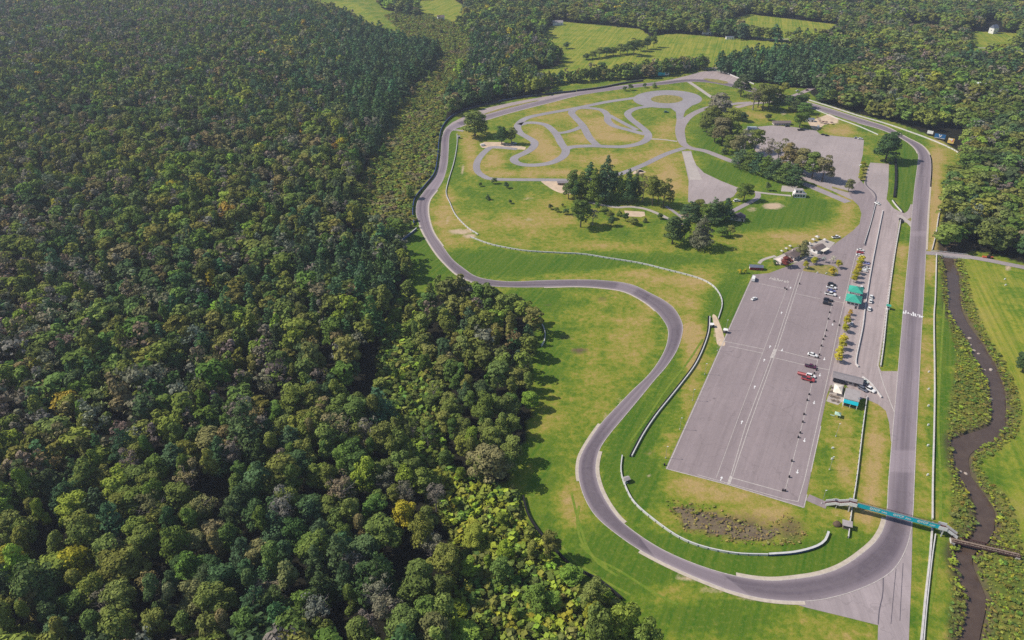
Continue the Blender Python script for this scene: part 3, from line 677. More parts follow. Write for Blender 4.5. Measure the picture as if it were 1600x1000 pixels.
# ------------------------------------------------------------------ painted markings
def paint(name, segs, w, mat, z, label, catg='road markings'):
    mb = MB()
    for (a, b) in segs:
        p, q = G(*a), G(*b)
        d = (q - p).normalized(); n = Vector((-d.y, d.x, 0)) * w / 2
        mb.add([p - n + Vector((0, 0, z)), q - n + Vector((0, 0, z)), q + n + Vector((0, 0, z)), p + n + Vector((0, 0, z))], [(0, 1, 2, 3)])
    o = mb.build(name, mat)
    tag(o, label, catg, None, 'structure')
    return o
paint('lane_line', [((1249, 425), (1212, 540)), ((1212, 540), (1165, 665)), ((1165, 665), (1138, 757)), ((1254, 424), (1216, 540)), ((1216, 540), (1171, 665)), ((1171, 665), (1145, 744))], 0.36, M['line'], 0.075, 'double pale line down the middle of the paddock')
paint('lane_line', [((1232, 444), (1194, 545)), ((1194, 545), (1149, 665)), ((1149, 665), (1119, 747))], 0.24, M['line'], 0.075, 'thin pale line left of the paddock double line')
paint('lane_line', [((1302, 468), (1277, 565)), ((1277, 565), (1253, 665)), ((1253, 665), (1227, 766))], 0.28, M['line'], 0.075, 'thin pale line under the black drums')
paint('lane_line', [((1339, 388), (1311, 505)), ((1311, 505), (1296, 577)), ((1296, 577), (1275, 672)), ((1275, 672), (1257, 750)), ((1257, 750), (1247, 784)), ((1247, 784), (1226, 780)), ((1226, 780), (1090, 742))], 0.34, M['line'], 0.08, 'pale line around the right and lower paddock edge')
paint('edge_line', [((1177, 430), (1042, 732)), ((1041, 732.5), (1139, 758)), ((1139, 758), (1256, 793)), ((1256, 793), (1261, 773)), ((1282.5, 666), (1267, 737))], 0.42, M['line'], 0.085, 'pale kerb line along the paddock border')
paint('cross_line', [((1130, 533), (1195, 546)), ((1140, 541), (1191, 552)), ((1215, 547), (1278, 563)), ((1209, 559), (1260, 571)), ((1260, 571), (1295, 578)), ((1244, 459), (1282, 467)), ((1302, 470), (1318, 473)), ((1141, 746), (1221, 768)), ((1186, 443), (1228, 452))], 0.45, M['line'], 0.07, 'pale worn lines crossing the paddock')
patch('gate_box', [(1209, 545), (1214, 546), (1208, 560), (1203, 559)], 0.09, M['line'], False, 'pale painted box between the paddock crossing lines', 'road markings')
patch('gate_box', [(1140, 744), (1145, 745), (1141, 757), (1136, 756)], 0.09, M['line'], False, 'pale painted box at the foot of the paddock double line', 'road markings')
# arrows painted in the two aisles
def arrow(u, v, s=1.0, d=1):
    p = G(u, v); p.z = 0.095
    a, c = AX * d * s, CX * s
    mb = MB()
    mb.add([p - a * 1.3 - c * .16, p - a * 1.3 + c * .16, p + a * .3 + c * .16, p + a * .3 - c * .16], [(0, 1, 2, 3)])
    mb.add([p + a * .3 - c * .6, p + a * .3 + c * .6, p + a * 1.4], [(0, 1, 2)])
    o = mb.build('painted_arrow', M['white'])
    return o
for i, (u, v, t) in enumerate([(1235, 450, 'near the top of the middle aisle'), (1221, 489, 'below the topmost one in the middle aisle'), (1203, 542, 'above the crossing lines in the middle aisle'), (1194, 563, 'just below the crossing lines in the middle aisle'), (1179, 605, 'midway down the middle aisle'), (1159, 660, 'low in the middle aisle'), (1127, 748, 'at the lower end of the middle aisle'), (1312, 465, 'level with the green roofed tower'), (1301, 507, 'just below the two dark cars'), (1288, 561, 'beside the white parked car'), (1281, 586, 'beside the red trucks'), (1272, 629, 'beside the cream tent'), (1257, 688, 'low in the right aisle'), (1246, 737, 'at the lower end of the right aisle'), (1222, 547, 'between the crossing lines')]):
    tag(arrow(u, v, 1.15, 1 if i < 7 else -1), 'small white painted arrow ' + t, 'road marking', 'arrows painted on the paddock', 'structure')
# faded stencil letters at the top of the paddock and on the straight
def stencil(name, c, w, h, n, d, e, seed, label, mt=None):
    r = random.Random(seed); mb = MB()
    for i in range(n):
        o = Vector(c) + d * w * ((i + .5) / n - .5)
        s = w / n * 0.36
        for k in range(4):
            if r.random() < .25 and k: continue
            a = o + d * r.choice((-s, 0, s)) - e * h / 2 * r.choice((0, 1)); b = a + e * h * r.choice((.5, 1)) if k % 2 == 0 else a + d * s * 1.6
            x = (b - a).normalized(); nn = Vector((-x.y, x.x, 0)) * h * .09
            a = a.copy(); b = b.copy(); a.z = b.z = c[2] + 0.004 * k + 0.016 * (i % 2)
            mb.add([a - nn, b - nn, b + nn, a + nn], [(0, 1, 2, 3)])
    tag(mb.build(name, mt or M['white']), label, 'road marking', None, 'structure')
stencil('stencil_letters', (*G(1217, 438)[:2], 0.075), 13, 2.6, 11, CX, AX, 3, 'faded white stencil letters at the top of the paddock', M['line'])
stencil('stencil_letters', (*G(1426, 491.5)[:2], 0.135), 11.0, 3.4, 8, CX, AX, 5, 'white block letters painted across the main straight')
# stall marks along the pits
sg = []
for i in range(34):
    t = i / 33
    a = (1347 - t * 26 + 8, 400 + t * 160); sg.append((a, (a[0] + 9, a[1] + 2.4)))
paint('stall_line', sg[:15] + sg[15:], 0.3, M['line'], 0.09, 'short pale lines marking the pit stalls')
paint('lane_line', [((1346, 500), (1334, 565))], 0.3, M['line'], 0.085, 'thin pale line along the lower pit stalls')
paint('lane_line', [((1406, 346), (1396, 402)), ((1396, 402), (1385, 478)), ((1385, 478), (1371, 572))], 0.5, M['line'], 0.095, 'pale line along the right edge of the pit lane')
paint('lane_line', [((1372, 572), (1380, 600)), ((1380, 600), (1394, 636)), ((1394, 636), (1401, 652))], 0.5, M['line'], 0.095, 'pale line dividing the pit entry from the straight')

M['seam'] = asphalt('fresh dark sealed seam', (0.12, 0.105, 0.13), wear=0.15)
road('sealed_seam', [(1354, 276), (1353, 287), (1357, 293), (1365, 300), (1369, 308), (1367, 322), (1362, 345), (1352, 384)], 1.1, M['seam'], label='dark sealed seam winding down from the upper car park', catg='road markings', z=0.088)
road('sealed_seam', [(1380, 903), (1379, 930), (1374, 952), (1372, 976)], 0.35, M['seam'], label='dark crack across the runoff, left one', catg='road markings', z=0.095)
road('sealed_seam', [(1400, 889), (1396, 930), (1392, 975)], 0.22, M['seam'], label='dark crack across the runoff, middle one', catg='road markings', z=0.095)
road('sealed_seam', [(1411, 880), (1408, 930), (1406, 970)], 0.22, M['seam'], label='dark crack across the runoff, right one', catg='road markings', z=0.095)

RUTZ = 0.02
RUT, nt = new_mat('pressed grass')
_n = noise(nt, pos(nt), 0.5, 4)
out_bsdf(nt, mix(nt, ramp(nt, _n, 0.4, 0.6), (0.12, 0.20, 0.018), (0.19, 0.235, 0.032)), 0.95, 0.1)
for pts, lb in (([(893, 770), (900, 800), (909, 830), (918, 856), (935, 880), (965, 900)], 'beside the lower left curve, outermost'), ([(905, 790), (902, 815), (908, 845), (925, 868), (950, 888)], 'beside the lower left curve, inner one'),
                ([(905, 850), (930, 872), (970, 893), (1020, 925), (1060, 945)], 'long diagonal one over the lower lawn'),
                ([(870, 846), (900, 878), (940, 905), (985, 930)], 'along the black rubber fence'), ([(1476, 380 + 90), (1470, 560), (1466, 660), (1470, 760), (1466, 860), (1452, 960)], 'along the grass right of the white wall'), ([(985, 690), (1010, 655), (1040, 610), (1075, 565), (1098, 530)], 'on the lush strip left of the tyre rail')):
    RUTZ += 0.006
    road('wheel_track', pts, 1.1, RUT, label='pale wheel track in the grass ' + lb, catg='wheel track', z=RUTZ)
# ------------------------------------------------------------------ foliage
TINT = {'olive': (0.074, 0.085, 0.024), 'green': (0.053, 0.076, 0.021), 'bright': (0.092, 0.118, 0.022), 'dark': (0.036, 0.055, 0.024), 'pine': (0.034, 0.059, 0.031),
        'grey': (0.080, 0.073, 0.064), 'greygreen': (0.075, 0.078, 0.052), 'tan': (0.088, 0.080, 0.042), 'yellow': (0.16, 0.14, 0.02), 'orange': (0.16, 0.105, 0.022), 'red': (0.10, 0.025, 0.03), 'gold': (0.24, 0.165, 0.018), 'pink': (0.40, 0.27, 0.20), 'lime': (0.118, 0.13, 0.02)}

for _k in TINT: TINT[_k] = tuple(min(.5, x * q) for x, q in zip(TINT[_k], (2.65, 2.7, 2.25)))
def leaf_mat(name, src):
    m, nt = new_mat(name)
    a = N(nt, 'ShaderNodeAttribute'); a.attribute_name = 'tint'; a.attribute_type = src
    sh = N(nt, 'ShaderNodeAttribute'); sh.attribute_name = 'shade'
    col = mix(nt, 1.0, a.outputs['Color'], (1, 1, 1), 'MULTIPLY')
    sc = N(nt, 'ShaderNodeVectorMath', operation='SCALE')
    nt.links.new(col, sc.inputs[0]); nt.links.new(sh.outputs['Fac'], sc.inputs['Scale'])
    d = N(nt, 'ShaderNodeBsdfDiffuse'); t = N(nt, 'ShaderNodeBsdfTranslucent')
    nt.links.new(sc.outputs[0], d.inputs['Color']); nt.links.new(sc.outputs[0], t.inputs['Color'])
    mx = N(nt, 'ShaderNodeMixShader'); mx.inputs[0].default_value = 0.18
    nt.links.new(d.outputs[0], mx.inputs[1]); nt.links.new(t.outputs[0], mx.inputs[2])
    o = N(nt, 'ShaderNodeOutputMaterial'); nt.links.new(mx.outputs[0], o.inputs[0])
    return m
LEAF_O = leaf_mat('tree leaves', 'OBJECT')
LEAF_G = leaf_mat('forest leaves', 'GEOMETRY')

def unit(a):
    return a / np.maximum(np.linalg.norm(a, axis=1), 1e-9)[:, None]

def blobs(kind, r):
    """clump centres and radii of a crown about 10 m wide and 20 m tall"""
    B = []
    if kind == 'round':
        k = r.integers(18, 24); RR, z0, zc, zh = 3.7, 0, 10.2, 7.0
        for i in range(k):
            a = r.uniform(0, 6.28); q = math.sqrt(r.uniform(0.02, 1)); e = r.uniform(-0.7, 1)
            s = math.sqrt(max(0, 1 - e * e * (0.9 if e > 0 else 0.45)))
            B.append((math.cos(a) * q * RR * s, math.sin(a) * q * RR * s, zc + e * zh, r.uniform(1.3, 2.2), r.uniform(0.75, 1.0)))
        B.append((0, 0, zc, 3.0, 1.6))
    elif kind == 'wide':
        k = r.integers(20, 26)
        for i in range(k):
            a = r.uniform(0, 6.28); q = math.sqrt(r.uniform(0.05, 1)); e = r.uniform(-0.75, 1)
            s = math.sqrt(max(0, 1 - e * e * (0.9 if e > 0 else 0.45)))
            B.append((math.cos(a) * q * 3.9 * s, math.sin(a) * q * 3.9 * s, 9.8 + e * 7.3, r.uniform(1.2, 2.0), r.uniform(0.8, 1.0)))
        B.append((0, 0, 10.6, 3.4, 1.5))
    elif kind == 'pine':
        n = 12
        for l in range(n):
            t = l / (n - 1)
            z = 3.2 + t * 15.6; rr = 4.5 * (1 - t) ** 0.55 + 0.9
            for j in range(max(2, int(7 - 4 * t))):
                a = r.uniform(0, 6.28); q = rr * r.uniform(0.45, 0.95)
                B.append((math.cos(a) * q, math.sin(a) * q, z + r.uniform(-.6, .6), max(0.8, rr * 0.42) * r.uniform(.8, 1.25), 0.55))
            B.append((0, 0, z, max(0.8, rr * 0.62), 1.0))
    elif kind == 'spruce':
        n = 11
        for l in range(n):
            t = l / (n - 1)
            z = 2.0 + t * 17.5; rr = 4.6 * (1 - t) + 0.25
            for j in range(max(1, int(7 - 6 * t))):
                a = r.uniform(0, 6.28); q = rr * 0.68
                B.append((math.cos(a) * q, math.sin(a) * q, z, max(0.45, rr * 0.38), 0.55))
    elif kind == 'bare':
        for i in range(17):
            a = r.uniform(0, 6.28); q = r.uniform(0.5, 3.8)
            B.append((math.cos(a) * q, math.sin(a) * q, r.uniform(8.5, 18.5), r.uniform(0.8, 1.7), r.uniform(.7, 1.3)))
    elif kind == 'tall':
        for i in range(18):
            t = r.uniform(0, 1); a = r.uniform(0, 6.28); q = r.uniform(0.2, 1) * 2.9 * math.sin(0.5 + t * 2.3)
            B.append((math.cos(a) * q, math.sin(a) * q, 4.5 + t * 13.5, r.uniform(1.2, 2.0), 1.0))
    else:                                                   # shrub
        for i in range(7):
            a = r.uniform(0, 6.28); q = r.uniform(0, 3.3)
            B.append((math.cos(a) * q, math.sin(a) * q, r.uniform(4, 14), r.uniform(1.6, 2.6), 2.2))
    return np.array(B)

def cards(kind, n, size, seed, up=0.0):
    """n leaf sprays scattered over the clumps: (n,4,3) corners and a tone for each"""
    r = np.random.default_rng(seed)
    B = blobs(kind, r)
    B[:, :2] *= r.uniform(0.8, 1.25, (1, 2)) if kind in ('round', 'wide', 'tall') else 1.0
    w = B[:, 3] ** 2 * r.uniform(.35, 1.3, len(B)) * (0.5 + 0.5 * B[:, 4]); w /= w.sum()
    P = np.zeros((0, 3)); Nn = np.zeros((0, 3))
    while len(P) < n:
        i = r.choice(len(B), n, p=w)
        d = unit(r.normal(size=(n, 3)))
        d[:, 2] = np.where(d[:, 2] < -0.35, -d[:, 2], d[:, 2])
        sc = np.stack([B[i, 3], B[i, 3], B[i, 3] * B[i, 4]], 1)
        p = B[i, :3] + d * sc * r.uniform(0.74, 1.17, (n, 1))
        dist = np.min((np.linalg.norm((p[:, None, :] - B[None, :, :3]) / np.stack([B[:, 3], B[:, 3], B[:, 3] * B[:, 4]], 1)[None], axis=2)), axis=1)
        k = (dist > 0.70)
        nn = unit(d / sc)
        P = np.concatenate([P, p[k]]); Nn = np.concatenate([Nn, nn[k]])
    P, Nn = P[:n], Nn[:n]
    Nn = unit(Nn + r.normal(size=(n, 3)) * 0.32 + np.array([0, 0, up]))
    t = unit(np.cross(Nn, unit(r.normal(size=(n, 3)))))
    b = np.cross(Nn, t)
    s = size * r.uniform(0.6, 1.35, (n, 1)); asp = r.uniform(0.45, 0.95, (n, 1))
    q = np.stack([P - t * s * .5 - b * s * asp * .35, P + t * s * .35 - b * s * asp * .5, P + t * s * .5 + b * s * asp * .4, P - t * s * .3 + b * s * asp * .5], 1)
    shade = r.uniform(0.72, 1.3, n)
    return q, shade

def quads_mesh(name, q, shade, mat, tint=None):
    me = bpy.data.meshes.new(name)
    n = len(q)
    me.vertices.add(n * 4); me.vertices.foreach_set('co', np.ascontiguousarray(q, np.float32).ravel())
    me.loops.add(n * 4); me.loops.foreach_set('vertex_index', np.arange(n * 4, dtype=np.int32))
    me.polygons.add(n); me.polygons.foreach_set('loop_start', np.arange(0, n * 4, 4, dtype=np.int32))
    me.update(calc_edges=True)
    a = me.attributes.new('shade', 'FLOAT', 'FACE'); a.data.foreach_set('value', shade.astype(np.float32))
    if tint is not None:
        c = np.ones((n, 4), np.float32); c[:, :3] = tint
        a = me.attributes.new('tint', 'FLOAT_COLOR', 'FACE'); a.data.foreach_set('color', c.ravel())
    me.materials.append(mat)
    return me

def trunk_mesh(kind, seed):
    r = random.Random(seed); mb = MB()
    top = 17.5 if kind in ('pine', 'spruce') else 12.0
    mb.tube((0, 0, -0.3), (0, 0, top * .5), 0.34, 0.25, 7)
    mb.tube((0, 0, top * .5), (r.uniform(-.3, .3), r.uniform(-.3, .3), top), 0.25, 0.08, 6)
    k = 14 if kind == 'bare' else 7
    if kind == 'spruce': k = 0
    for i in range(k):
        a = r.uniform(0, 6.28); z = r.uniform(5, top * .95)
        L = r.uniform(2.0, 3.6); e = r.uniform(0.1, 0.3) if kind == 'pine' else r.uniform(0.6, 1.6)
        p = Vector((0, 0, z)); q = p + Vector((math.cos(a) * L, math.sin(a) * L, L * e))
        mb.tube(p, q, 0.13, 0.04, 5)
        if kind == 'bare':
            for j in range(4):
                a2 = a + r.uniform(-1, 1); s = p.lerp(q, r.uniform(.35, .95))
                mb.tube(s, s + Vector((math.cos(a2), math.sin(a2), r.uniform(.5, 1.6))) * r.uniform(1.0, 2.2), 0.07, 0.025, 4)
    me = bpy.data.meshes.new('trunk')
    me.from_pydata([tuple(v) for v in mb.v], [], mb.f); me.update()
    me.materials.append(M['greybark'] if kind == 'bare' else M['bark'])
    return me

NEAR_N = {'round': 2600, 'wide': 3000, 'pine': 2600, 'spruce': 1200, 'bare': 800, 'tall': 2200, 'shrub': 700}
NEAR_S = {'round': 0.68, 'wide': 0.68, 'pine': 0.70, 'spruce': 0.8, 'bare': 0.55, 'tall': 0.66, 'shrub': 1.3}
PROTO = {}
for kind, cnt in (('round', 6), ('wide', 4), ('pine', 4), ('spruce', 1), ('bare', 4), ('tall', 3), ('shrub', 2)):
    PROTO[kind] = []
    for i in range(cnt):
        q, s = cards(kind, NEAR_N[kind], NEAR_S[kind], 100 + i * 13 + len(kind))
        PROTO[kind].append((quads_mesh('crown', q, s, LEAF_O), trunk_mesh(kind, i + 5)))
LOD = {}
for lod, f, sz in (('mid', 0.24, 1.9), ('far', 0.075, 3.2)):
    for kind, cnt in (('round', 6), ('wide', 4), ('pine', 4), ('spruce', 1), ('bare', 3), ('tall', 3)):
        LOD[lod, kind] = [cards(kind, int(NEAR_N[kind] * f), NEAR_S[kind] * sz, 300 + i * 7 + len(kind)) for i in range(cnt)]
LOD['mid', 'shrub'] = [cards('shrub', 46, 3.6, 900 + i) for i in range(3)]
LOD['weed', 'shrub'] = [cards('shrub', 18, 5.0, 980 + i) for i in range(4)]
LOD['far', 'shrub'] = [cards('shrub', 26, 4.2, 950 + i) for i in range(3)]

NAME = {'round': 'broadleaf_tree', 'wide': 'broadleaf_tree', 'pine': 'pine_tree', 'spruce': 'spruce_tree', 'bare': 'thinning_tree', 'tall': 'broadleaf_tree', 'shrub': 'shrub'}
TREE_XY = []
def plant(loc, h, w, kind, tint, label, group, rs, name=None, cat_='tree'):
    i = rs.randrange(len(PROTO[kind]))
    cm, tm = PROTO[kind][i]
    nm = name or NAME[kind]
    o = empty(nm, loc, rs.uniform(0, 6.28))
    o.scale = (w / 10.4, w / 10.4, h / (19.2 if kind in ('pine', 'spruce') else 18.4))
    tag(o, label, cat_, group)
    if kind != 'shrub':
        t = link(bpy.data.objects.new('trunk', tm)); t.parent = o
    c = link(bpy.data.objects.new('crown' if kind != 'shrub' else 'foliage', cm)); c.parent = o
    j = [rs.uniform(.85, 1.15) for _ in range(3)]; b = rs.uniform(.82, 1.18)
    c['tint'] = [tint[0] * j[0] * b, tint[1] * (j[1] * .4 + .6) * b, tint[2] * j[2] * b]
    TREE_XY.append((o.location.x, o.location.y))
    return o

def px_size(u, v, hp, wp):
    dep = PITCH + math.atan((v - 500) / FOC)
    s = S(v)
    return hp / (s * math.cos(dep)), wp / s

# ------------------------------------------------------------------ the forest
def noise2(x, y, f, seed):
    r = np.random.default_rng(seed); out = 0
    for k in range(5):
        a = r.uniform(0, 6.28); ph = r.uniform(0, 6.28); ff = f * r.uniform(.6, 1.6)
        out = out + np.sin((x * math.cos(a) + y * math.sin(a)) * ff + ph)
    return out / 2.2

PINE_Z = [(640, 120, 80, 80, .75), (560, 70, 110, 45, .6), (480, 160, 110, 50, .45), (600, 200, 50, 70, .7), (520, 430, 80, 60, .6), (590, 450, 55, 50, .7), (460, 950, 90, 70, .55), (560, 930, 60, 60, .5), (390, 720, 45, 50, .5), (110, 780, 50, 40, .35), (330, 560, 40, 50, .3), (760, 110, 80, 50, .55), (1200, 100, 90, 40, .95), (1590, 60, 90, 60, .5), (600, 130, 60, 60, .4), (300, 500, 60, 60, .25)]
GREY_Z = [(60, 420, 130, 140, .30), (40, 640, 90, 90, .30), (330, 640, 100, 60, .30), (230, 720, 100, 80, .22), (110, 60, 200, 60, .25), (430, 860, 60, 60, .25), (1420, 110, 60, 20, .5), (1180, 20, 90, 20, .2)]
def pick(u, v, n1, r, zone):
    p = 0.08; g = 0.13
    for (a, b, c, d, k) in PINE_Z: p += k * math.exp(-((u - a) / c) ** 2 - ((v - b) / d) ** 2)
    for (a, b, c, d, k) in GREY_Z: g += k * math.exp(-((u - a) / c) ** 2 - ((v - b) / d) ** 2)
    if zone in ('mid', 'shrub'): p = 0.06; g = 0.05
    if zone == 'pine': p = 0.92; g = 0.0
    if zone in ('right', 'top'): p *= 0.45; g *= 0.7
    x = r.random()
    if x < p: return 'pine', ('pine' if r.random() < .75 else 'dark')
    if x < p + g: return 'bare', ('grey' if r.random() < .75 else 'tan')
    y = r.random()
    if y < 0.007 and zone != 'right': return 'round', 'yellow'
    if y < 0.008 and zone != 'right': return 'round', 'orange'
    w = n1 + r.gauss(0, .7)
    if zone in ('mid', 'shrub'): w += 0.25
    kind = r.choice(('round', 'wide', 'wide', 'round') if zone in ('right', 'top') else ('round', 'round', 'wide', 'tall'))
    if w > 1.35: return kind, 'bright'
    if w > -0.1: return kind, 'olive'
    if w > -0.9: return kind, 'green'
    return kind, ('dark' if r.random() < .7 else 'tan')

def spots(sp, r, jit=0.42):
    gx = np.arange(-950, 950, sp); gy = np.arange(100, 1700, sp)
    X, Y = np.meshgrid(gx, gy); X = X + (np.arange(len(gy))[:, None] % 2) * sp * .5
    xy = np.stack([X.ravel(), Y.ravel()], 1) + r.uniform(-jit, jit, (X.size, 2)) * sp
    uv = back(xy)
    k = (uv[:, 0] > -130) & (uv[:, 0] < 1730) & (uv[:, 1] > -24) & (uv[:, 1] < 1150)
    return xy[k], uv[k]

ROADS_KEEP = GN([p[:2] for p in cat([(1130, 58), (1200, 62), (1250, 60)], False, 4)])
def forest():
    r = random.Random(11)
    xy, uv = spots(8.9, np.random.default_rng(3))
    zone = np.array(['none'] * len(xy), dtype=object)
    for nm, f in (('top', F_TOP), ('right', F_RIGHT), ('pine', F_PINE), ('north', F_NORTH), ('belt', F_BELT), ('mid', F_MID), ('left', F_LEFT)):
        zone[inside(uv, f)] = nm
    for f in FIELDS: zone[inside(uv, f)] = 'none'
    zone[inside(uv, MEADOW)] = 'none'
    # shrub country keeps a few real trees
    sh = inside(uv, F_SHRUB); ms = inside(uv, F_MARSH)
    rr = np.random.default_rng(5).random(len(xy))
    zone[sh & (rr < 0.42)] = 'shrub'; zone[ms & (rr < 0.06)] = 'marsh'
    zone[np.isin(zone, ['belt', 'right', 'top'])] = 'none'
    wx, wu = spots(10.6, np.random.default_rng(14))
    wz = np.array(['none'] * len(wx), dtype=object)
    wz[inside(wu, F_TOP)] = 'top'; wz[inside(wu, F_RIGHT)] = 'right'; wz[inside(wu, F_PINE)] = 'none'
    for f in FIELDS: wz[inside(wu, f)] = 'none'
    wz[inside(wu, MEADOW)] = 'none'
    kw = wz != 'none'
    xy = np.concatenate([xy, wx[kw]]); uv = np.concatenate([uv, wu[kw]]); zone = np.concatenate([zone, wz[kw]])
    bx, bu = spots(6.4, np.random.default_rng(8))
    kb = inside(bu, F_BELT)
    xy = np.concatenate([xy, bx[kb]]); uv = np.concatenate([uv, bu[kb]]); zone = np.concatenate([zone, np.array(['belt'] * int(kb.sum()), dtype=object)])
    n1 = noise2(xy[:, 0], xy[:, 1], 0.035, 2)
    gap = noise2(xy[:, 0], xy[:, 1], 0.06, 9)
    # clearings seen in the wood
    CL = [(330, 790, 26, 26), (630, 900, 40, 34), (575, 620, 20, 40), (600, 560, 24, 30), (690, 850, 20, 26), (560, 380, 12, 14), (1470, 150, 10, 8), (1545, 44, 14, 12), (1490, 58, 10, 6), (870, 36, 12, 6), (1105, 50, 8, 6), (1474, 219, 38, 17), (1551, 60, 22, 26)]
    T = []
    for i in range(len(xy)):
        z = zone[i]
        if z == 'none': continue
        u, v = uv[i]
        if any(((u - a) / c) ** 2 + ((v - b) / d) ** 2 < 1 for a, b, c, d in CL): continue
        if gap[i] > 1.55 and z == 'left' and r.random() < .6: continue
        kind, cl = pick(u, v, n1[i], r, z)
        q = r.lognormvariate(0, .17); h = r.gauss(18.5, 2.2) * (.55 + .45 * q); w = 12.6 * q
        if kind == 'pine': h *= 1.04; w *= 0.92
        if z in ('right', 'top'): w *= 1.28
        if z == 'mid': h *= 0.82; w *= 0.85
        if z == 'belt': h *= r.uniform(.55, .9); w *= 0.9
        if z in ('shrub',):
            h *= r.uniform(.4, .75); w *= r.uniform(.5, .8); cl = r.choice(('bright', 'olive', 'olive', 'green', 'bright') if v < 740 else ('bright', 'lime', 'olive', 'green', 'bright'))
        if z == 'marsh': h *= 0.55; w *= 0.5; cl = r.choice(('olive', 'tan', 'green', 'olive'))
        if kind == 'tall': h *= 1.05; w *= 0.8
        if kind == 'wide': w *= 1.1; h *= 0.92
        T.append([xy[i][0], xy[i][1], max(6, h), max(4, w), kind, cl, z, u, v])
    return T
FOREST = forest()
vis = [t for t in FOREST if -15 < t[7] < 1615 and t[8] - 30 < 1000 and t[6] in ('left', 'mid', 'shrub')]
vis.sort(key=lambda t: t[0] ** 2 + t[1] ** 2)
INDIV = vis[:300]
ids = set(id(t) for t in INDIV)
LOOK = {('pine', 'pine'): 'blue-green pine', ('pine', 'dark'): 'dark pine', 'grey': 'grey thinning tree', 'tan': 'tan tree', 'yellow': 'yellow tree', 'orange': 'orange tree', 'olive': 'olive tree', 'green': 'green tree', 'bright': 'bright tree', 'dark': 'dark tree', 'lime': 'lime tree'}
def look(t):
    return LOOK.get((t[4], t[5])) or (('bare ' if t[4] == 'bare' and t[5] == 'tan' else '') + LOOK[t[5]])
def art(s):
    return ('an ' if s[0] in 'aeiou' else 'a ') + s
used = set()
for t in INDIV:
    L = Rt = Bk = None
    best = [1e9, 1e9, 1e9]
    for s in INDIV:
        if s is t: continue
        du, dv = s[7] - t[7], s[8] - t[8]
        dd = du * du + dv * dv
        if du < -abs(dv) and dd < best[0]: best[0], L = dd, s
        elif du > abs(dv) and dd < best[1]: best[1], Rt = dd, s
        elif dv > abs(du) and dd < best[2]: best[2], Bk = dd, s
    sz = 'broad' if t[3] > 14 else 'tall' if t[2] > 21 else 'slim' if t[3] < 9 else 'low' if t[2] < 13 else 'full'
    lb = sz + ' ' + look(t)
    if L and Rt: lb += ' between ' + art(look(L)) + ' and ' + art(look(Rt))
    elif L: lb += ' standing right of ' + art(look(L))
    elif Rt: lb += ' at the wood edge beside ' + art(look(Rt))
    if Bk: lb += ', behind ' + art(look(Bk))
    else: lb += ', front row'
    w = lb.split()
    plant((t[0], t[1], 0), t[2], t[3], t[4], TINT[t[5]], ' '.join(w[:16]), 'trees of the dense left wood', r0 := random.Random(int(t[7] * 7 + t[8])))

def stuff_mesh(name, items, label, catg):
    Q, SH, TT = [], [], []
    r = np.random.default_rng(21)
    for (x, y, h, w, kind, cl, lod) in items:
        L = LOD[lod, kind]
        q, s = L[r.integers(len(L))]
        a = r.uniform(0, 6.28); c, sn = math.cos(a), math.sin(a)
        sx = w / 10.4; sz = h / (19.2 if kind in ('pine', 'spruce') else 18.4)
        X = (q[..., 0] * c - q[..., 1] * sn) * sx + x
        Y = (q[..., 0] * sn + q[..., 1] * c) * sx + y
        Q.append(np.stack([X, Y, q[..., 2] * sz], -1).astype(np.float32)); SH.append(s)
        t = np.array(TINT[cl]) * r.uniform(.85, 1.15, 3) * r.uniform(.78, 1.22)
        TT.append(np.repeat(t[None], len(q), 0).astype(np.float32))
    me = quads_mesh(name, np.concatenate(Q), np.concatenate(SH), LEAF_G, np.concatenate(TT))
    o = link(bpy.data.objects.new(name, me))
    tag(o, label, catg, None, 'stuff')
    print(name, len(items), 'plants', len(me.polygons), 'faces')
    return o
groups = {'left': [], 'right': [], 'top': []}
for t in FOREST:
    if id(t) in ids: continue
    g = 'left' if t[6] in ('left', 'mid', 'shrub', 'marsh', 'north') else 'right' if t[6] in ('right', 'pine') else 'top'
    groups[g].append((t[0], t[1], t[2], t[3], t[4], t[5], 'far' if t[8] < 190 else 'mid'))
stuff_mesh('forest', groups['left'], 'vast mixed forest filling the left side behind the nearest trees', 'forest')
stuff_mesh('forest', groups['right'], 'dense mixed wood to the right of the circuit', 'forest')
stuff_mesh('forest', groups['top'], 'far woods and tree belts around the distant fields', 'forest')

# trunks at the edge of the right wood, one object of ground cover
def shrubs(name, poly, sp, hh, ww, cols, label, seed, excl=(), lodv=400, catg='shrubs', dens=1.0):
    g = GN(poly)
    r = np.random.default_rng(seed); rs = random.Random(seed)
    x0, y0 = g.min(0); x1, y1 = g.max(0)
    gx = np.arange(max(x0, -700), min(x1, 700), sp); gy = np.arange(max(y0, 130), min(y1, 1500), sp)
    X, Y = np.meshgrid(gx, gy)
    xy = np.stack([X.ravel(), Y.ravel()], 1) + r.uniform(-.5, .5, (X.size, 2)) * sp
    uv = back(xy)
    k = inside(uv, poly) & (uv[:, 1] < 1120) & (uv[:, 0] < 1680) & (r.random(len(xy)) < dens)
    for e in excl: k &= ~inside(uv, e)
    n1 = noise2(xy[:, 0], xy[:, 1], 0.09, seed + 1)
    it = []
    for i in np.where(k)[0]:
        c = cols[min(len(cols) - 1, max(0, int((n1[i] + rs.gauss(0, .6) + 1.6) / 3.2 * len(cols))))]
        q = rs.uniform(.6, 1.4) if ww > 2.5 else rs.lognormvariate(-.1, .45)
        it.append((xy[i][0], xy[i][1], hh * q, ww * q, 'shrub', c, ('weed' if ww < 2.5 else 'mid') if uv[i][1] > lodv else 'far'))
    return stuff_mesh(name, it, label, catg)
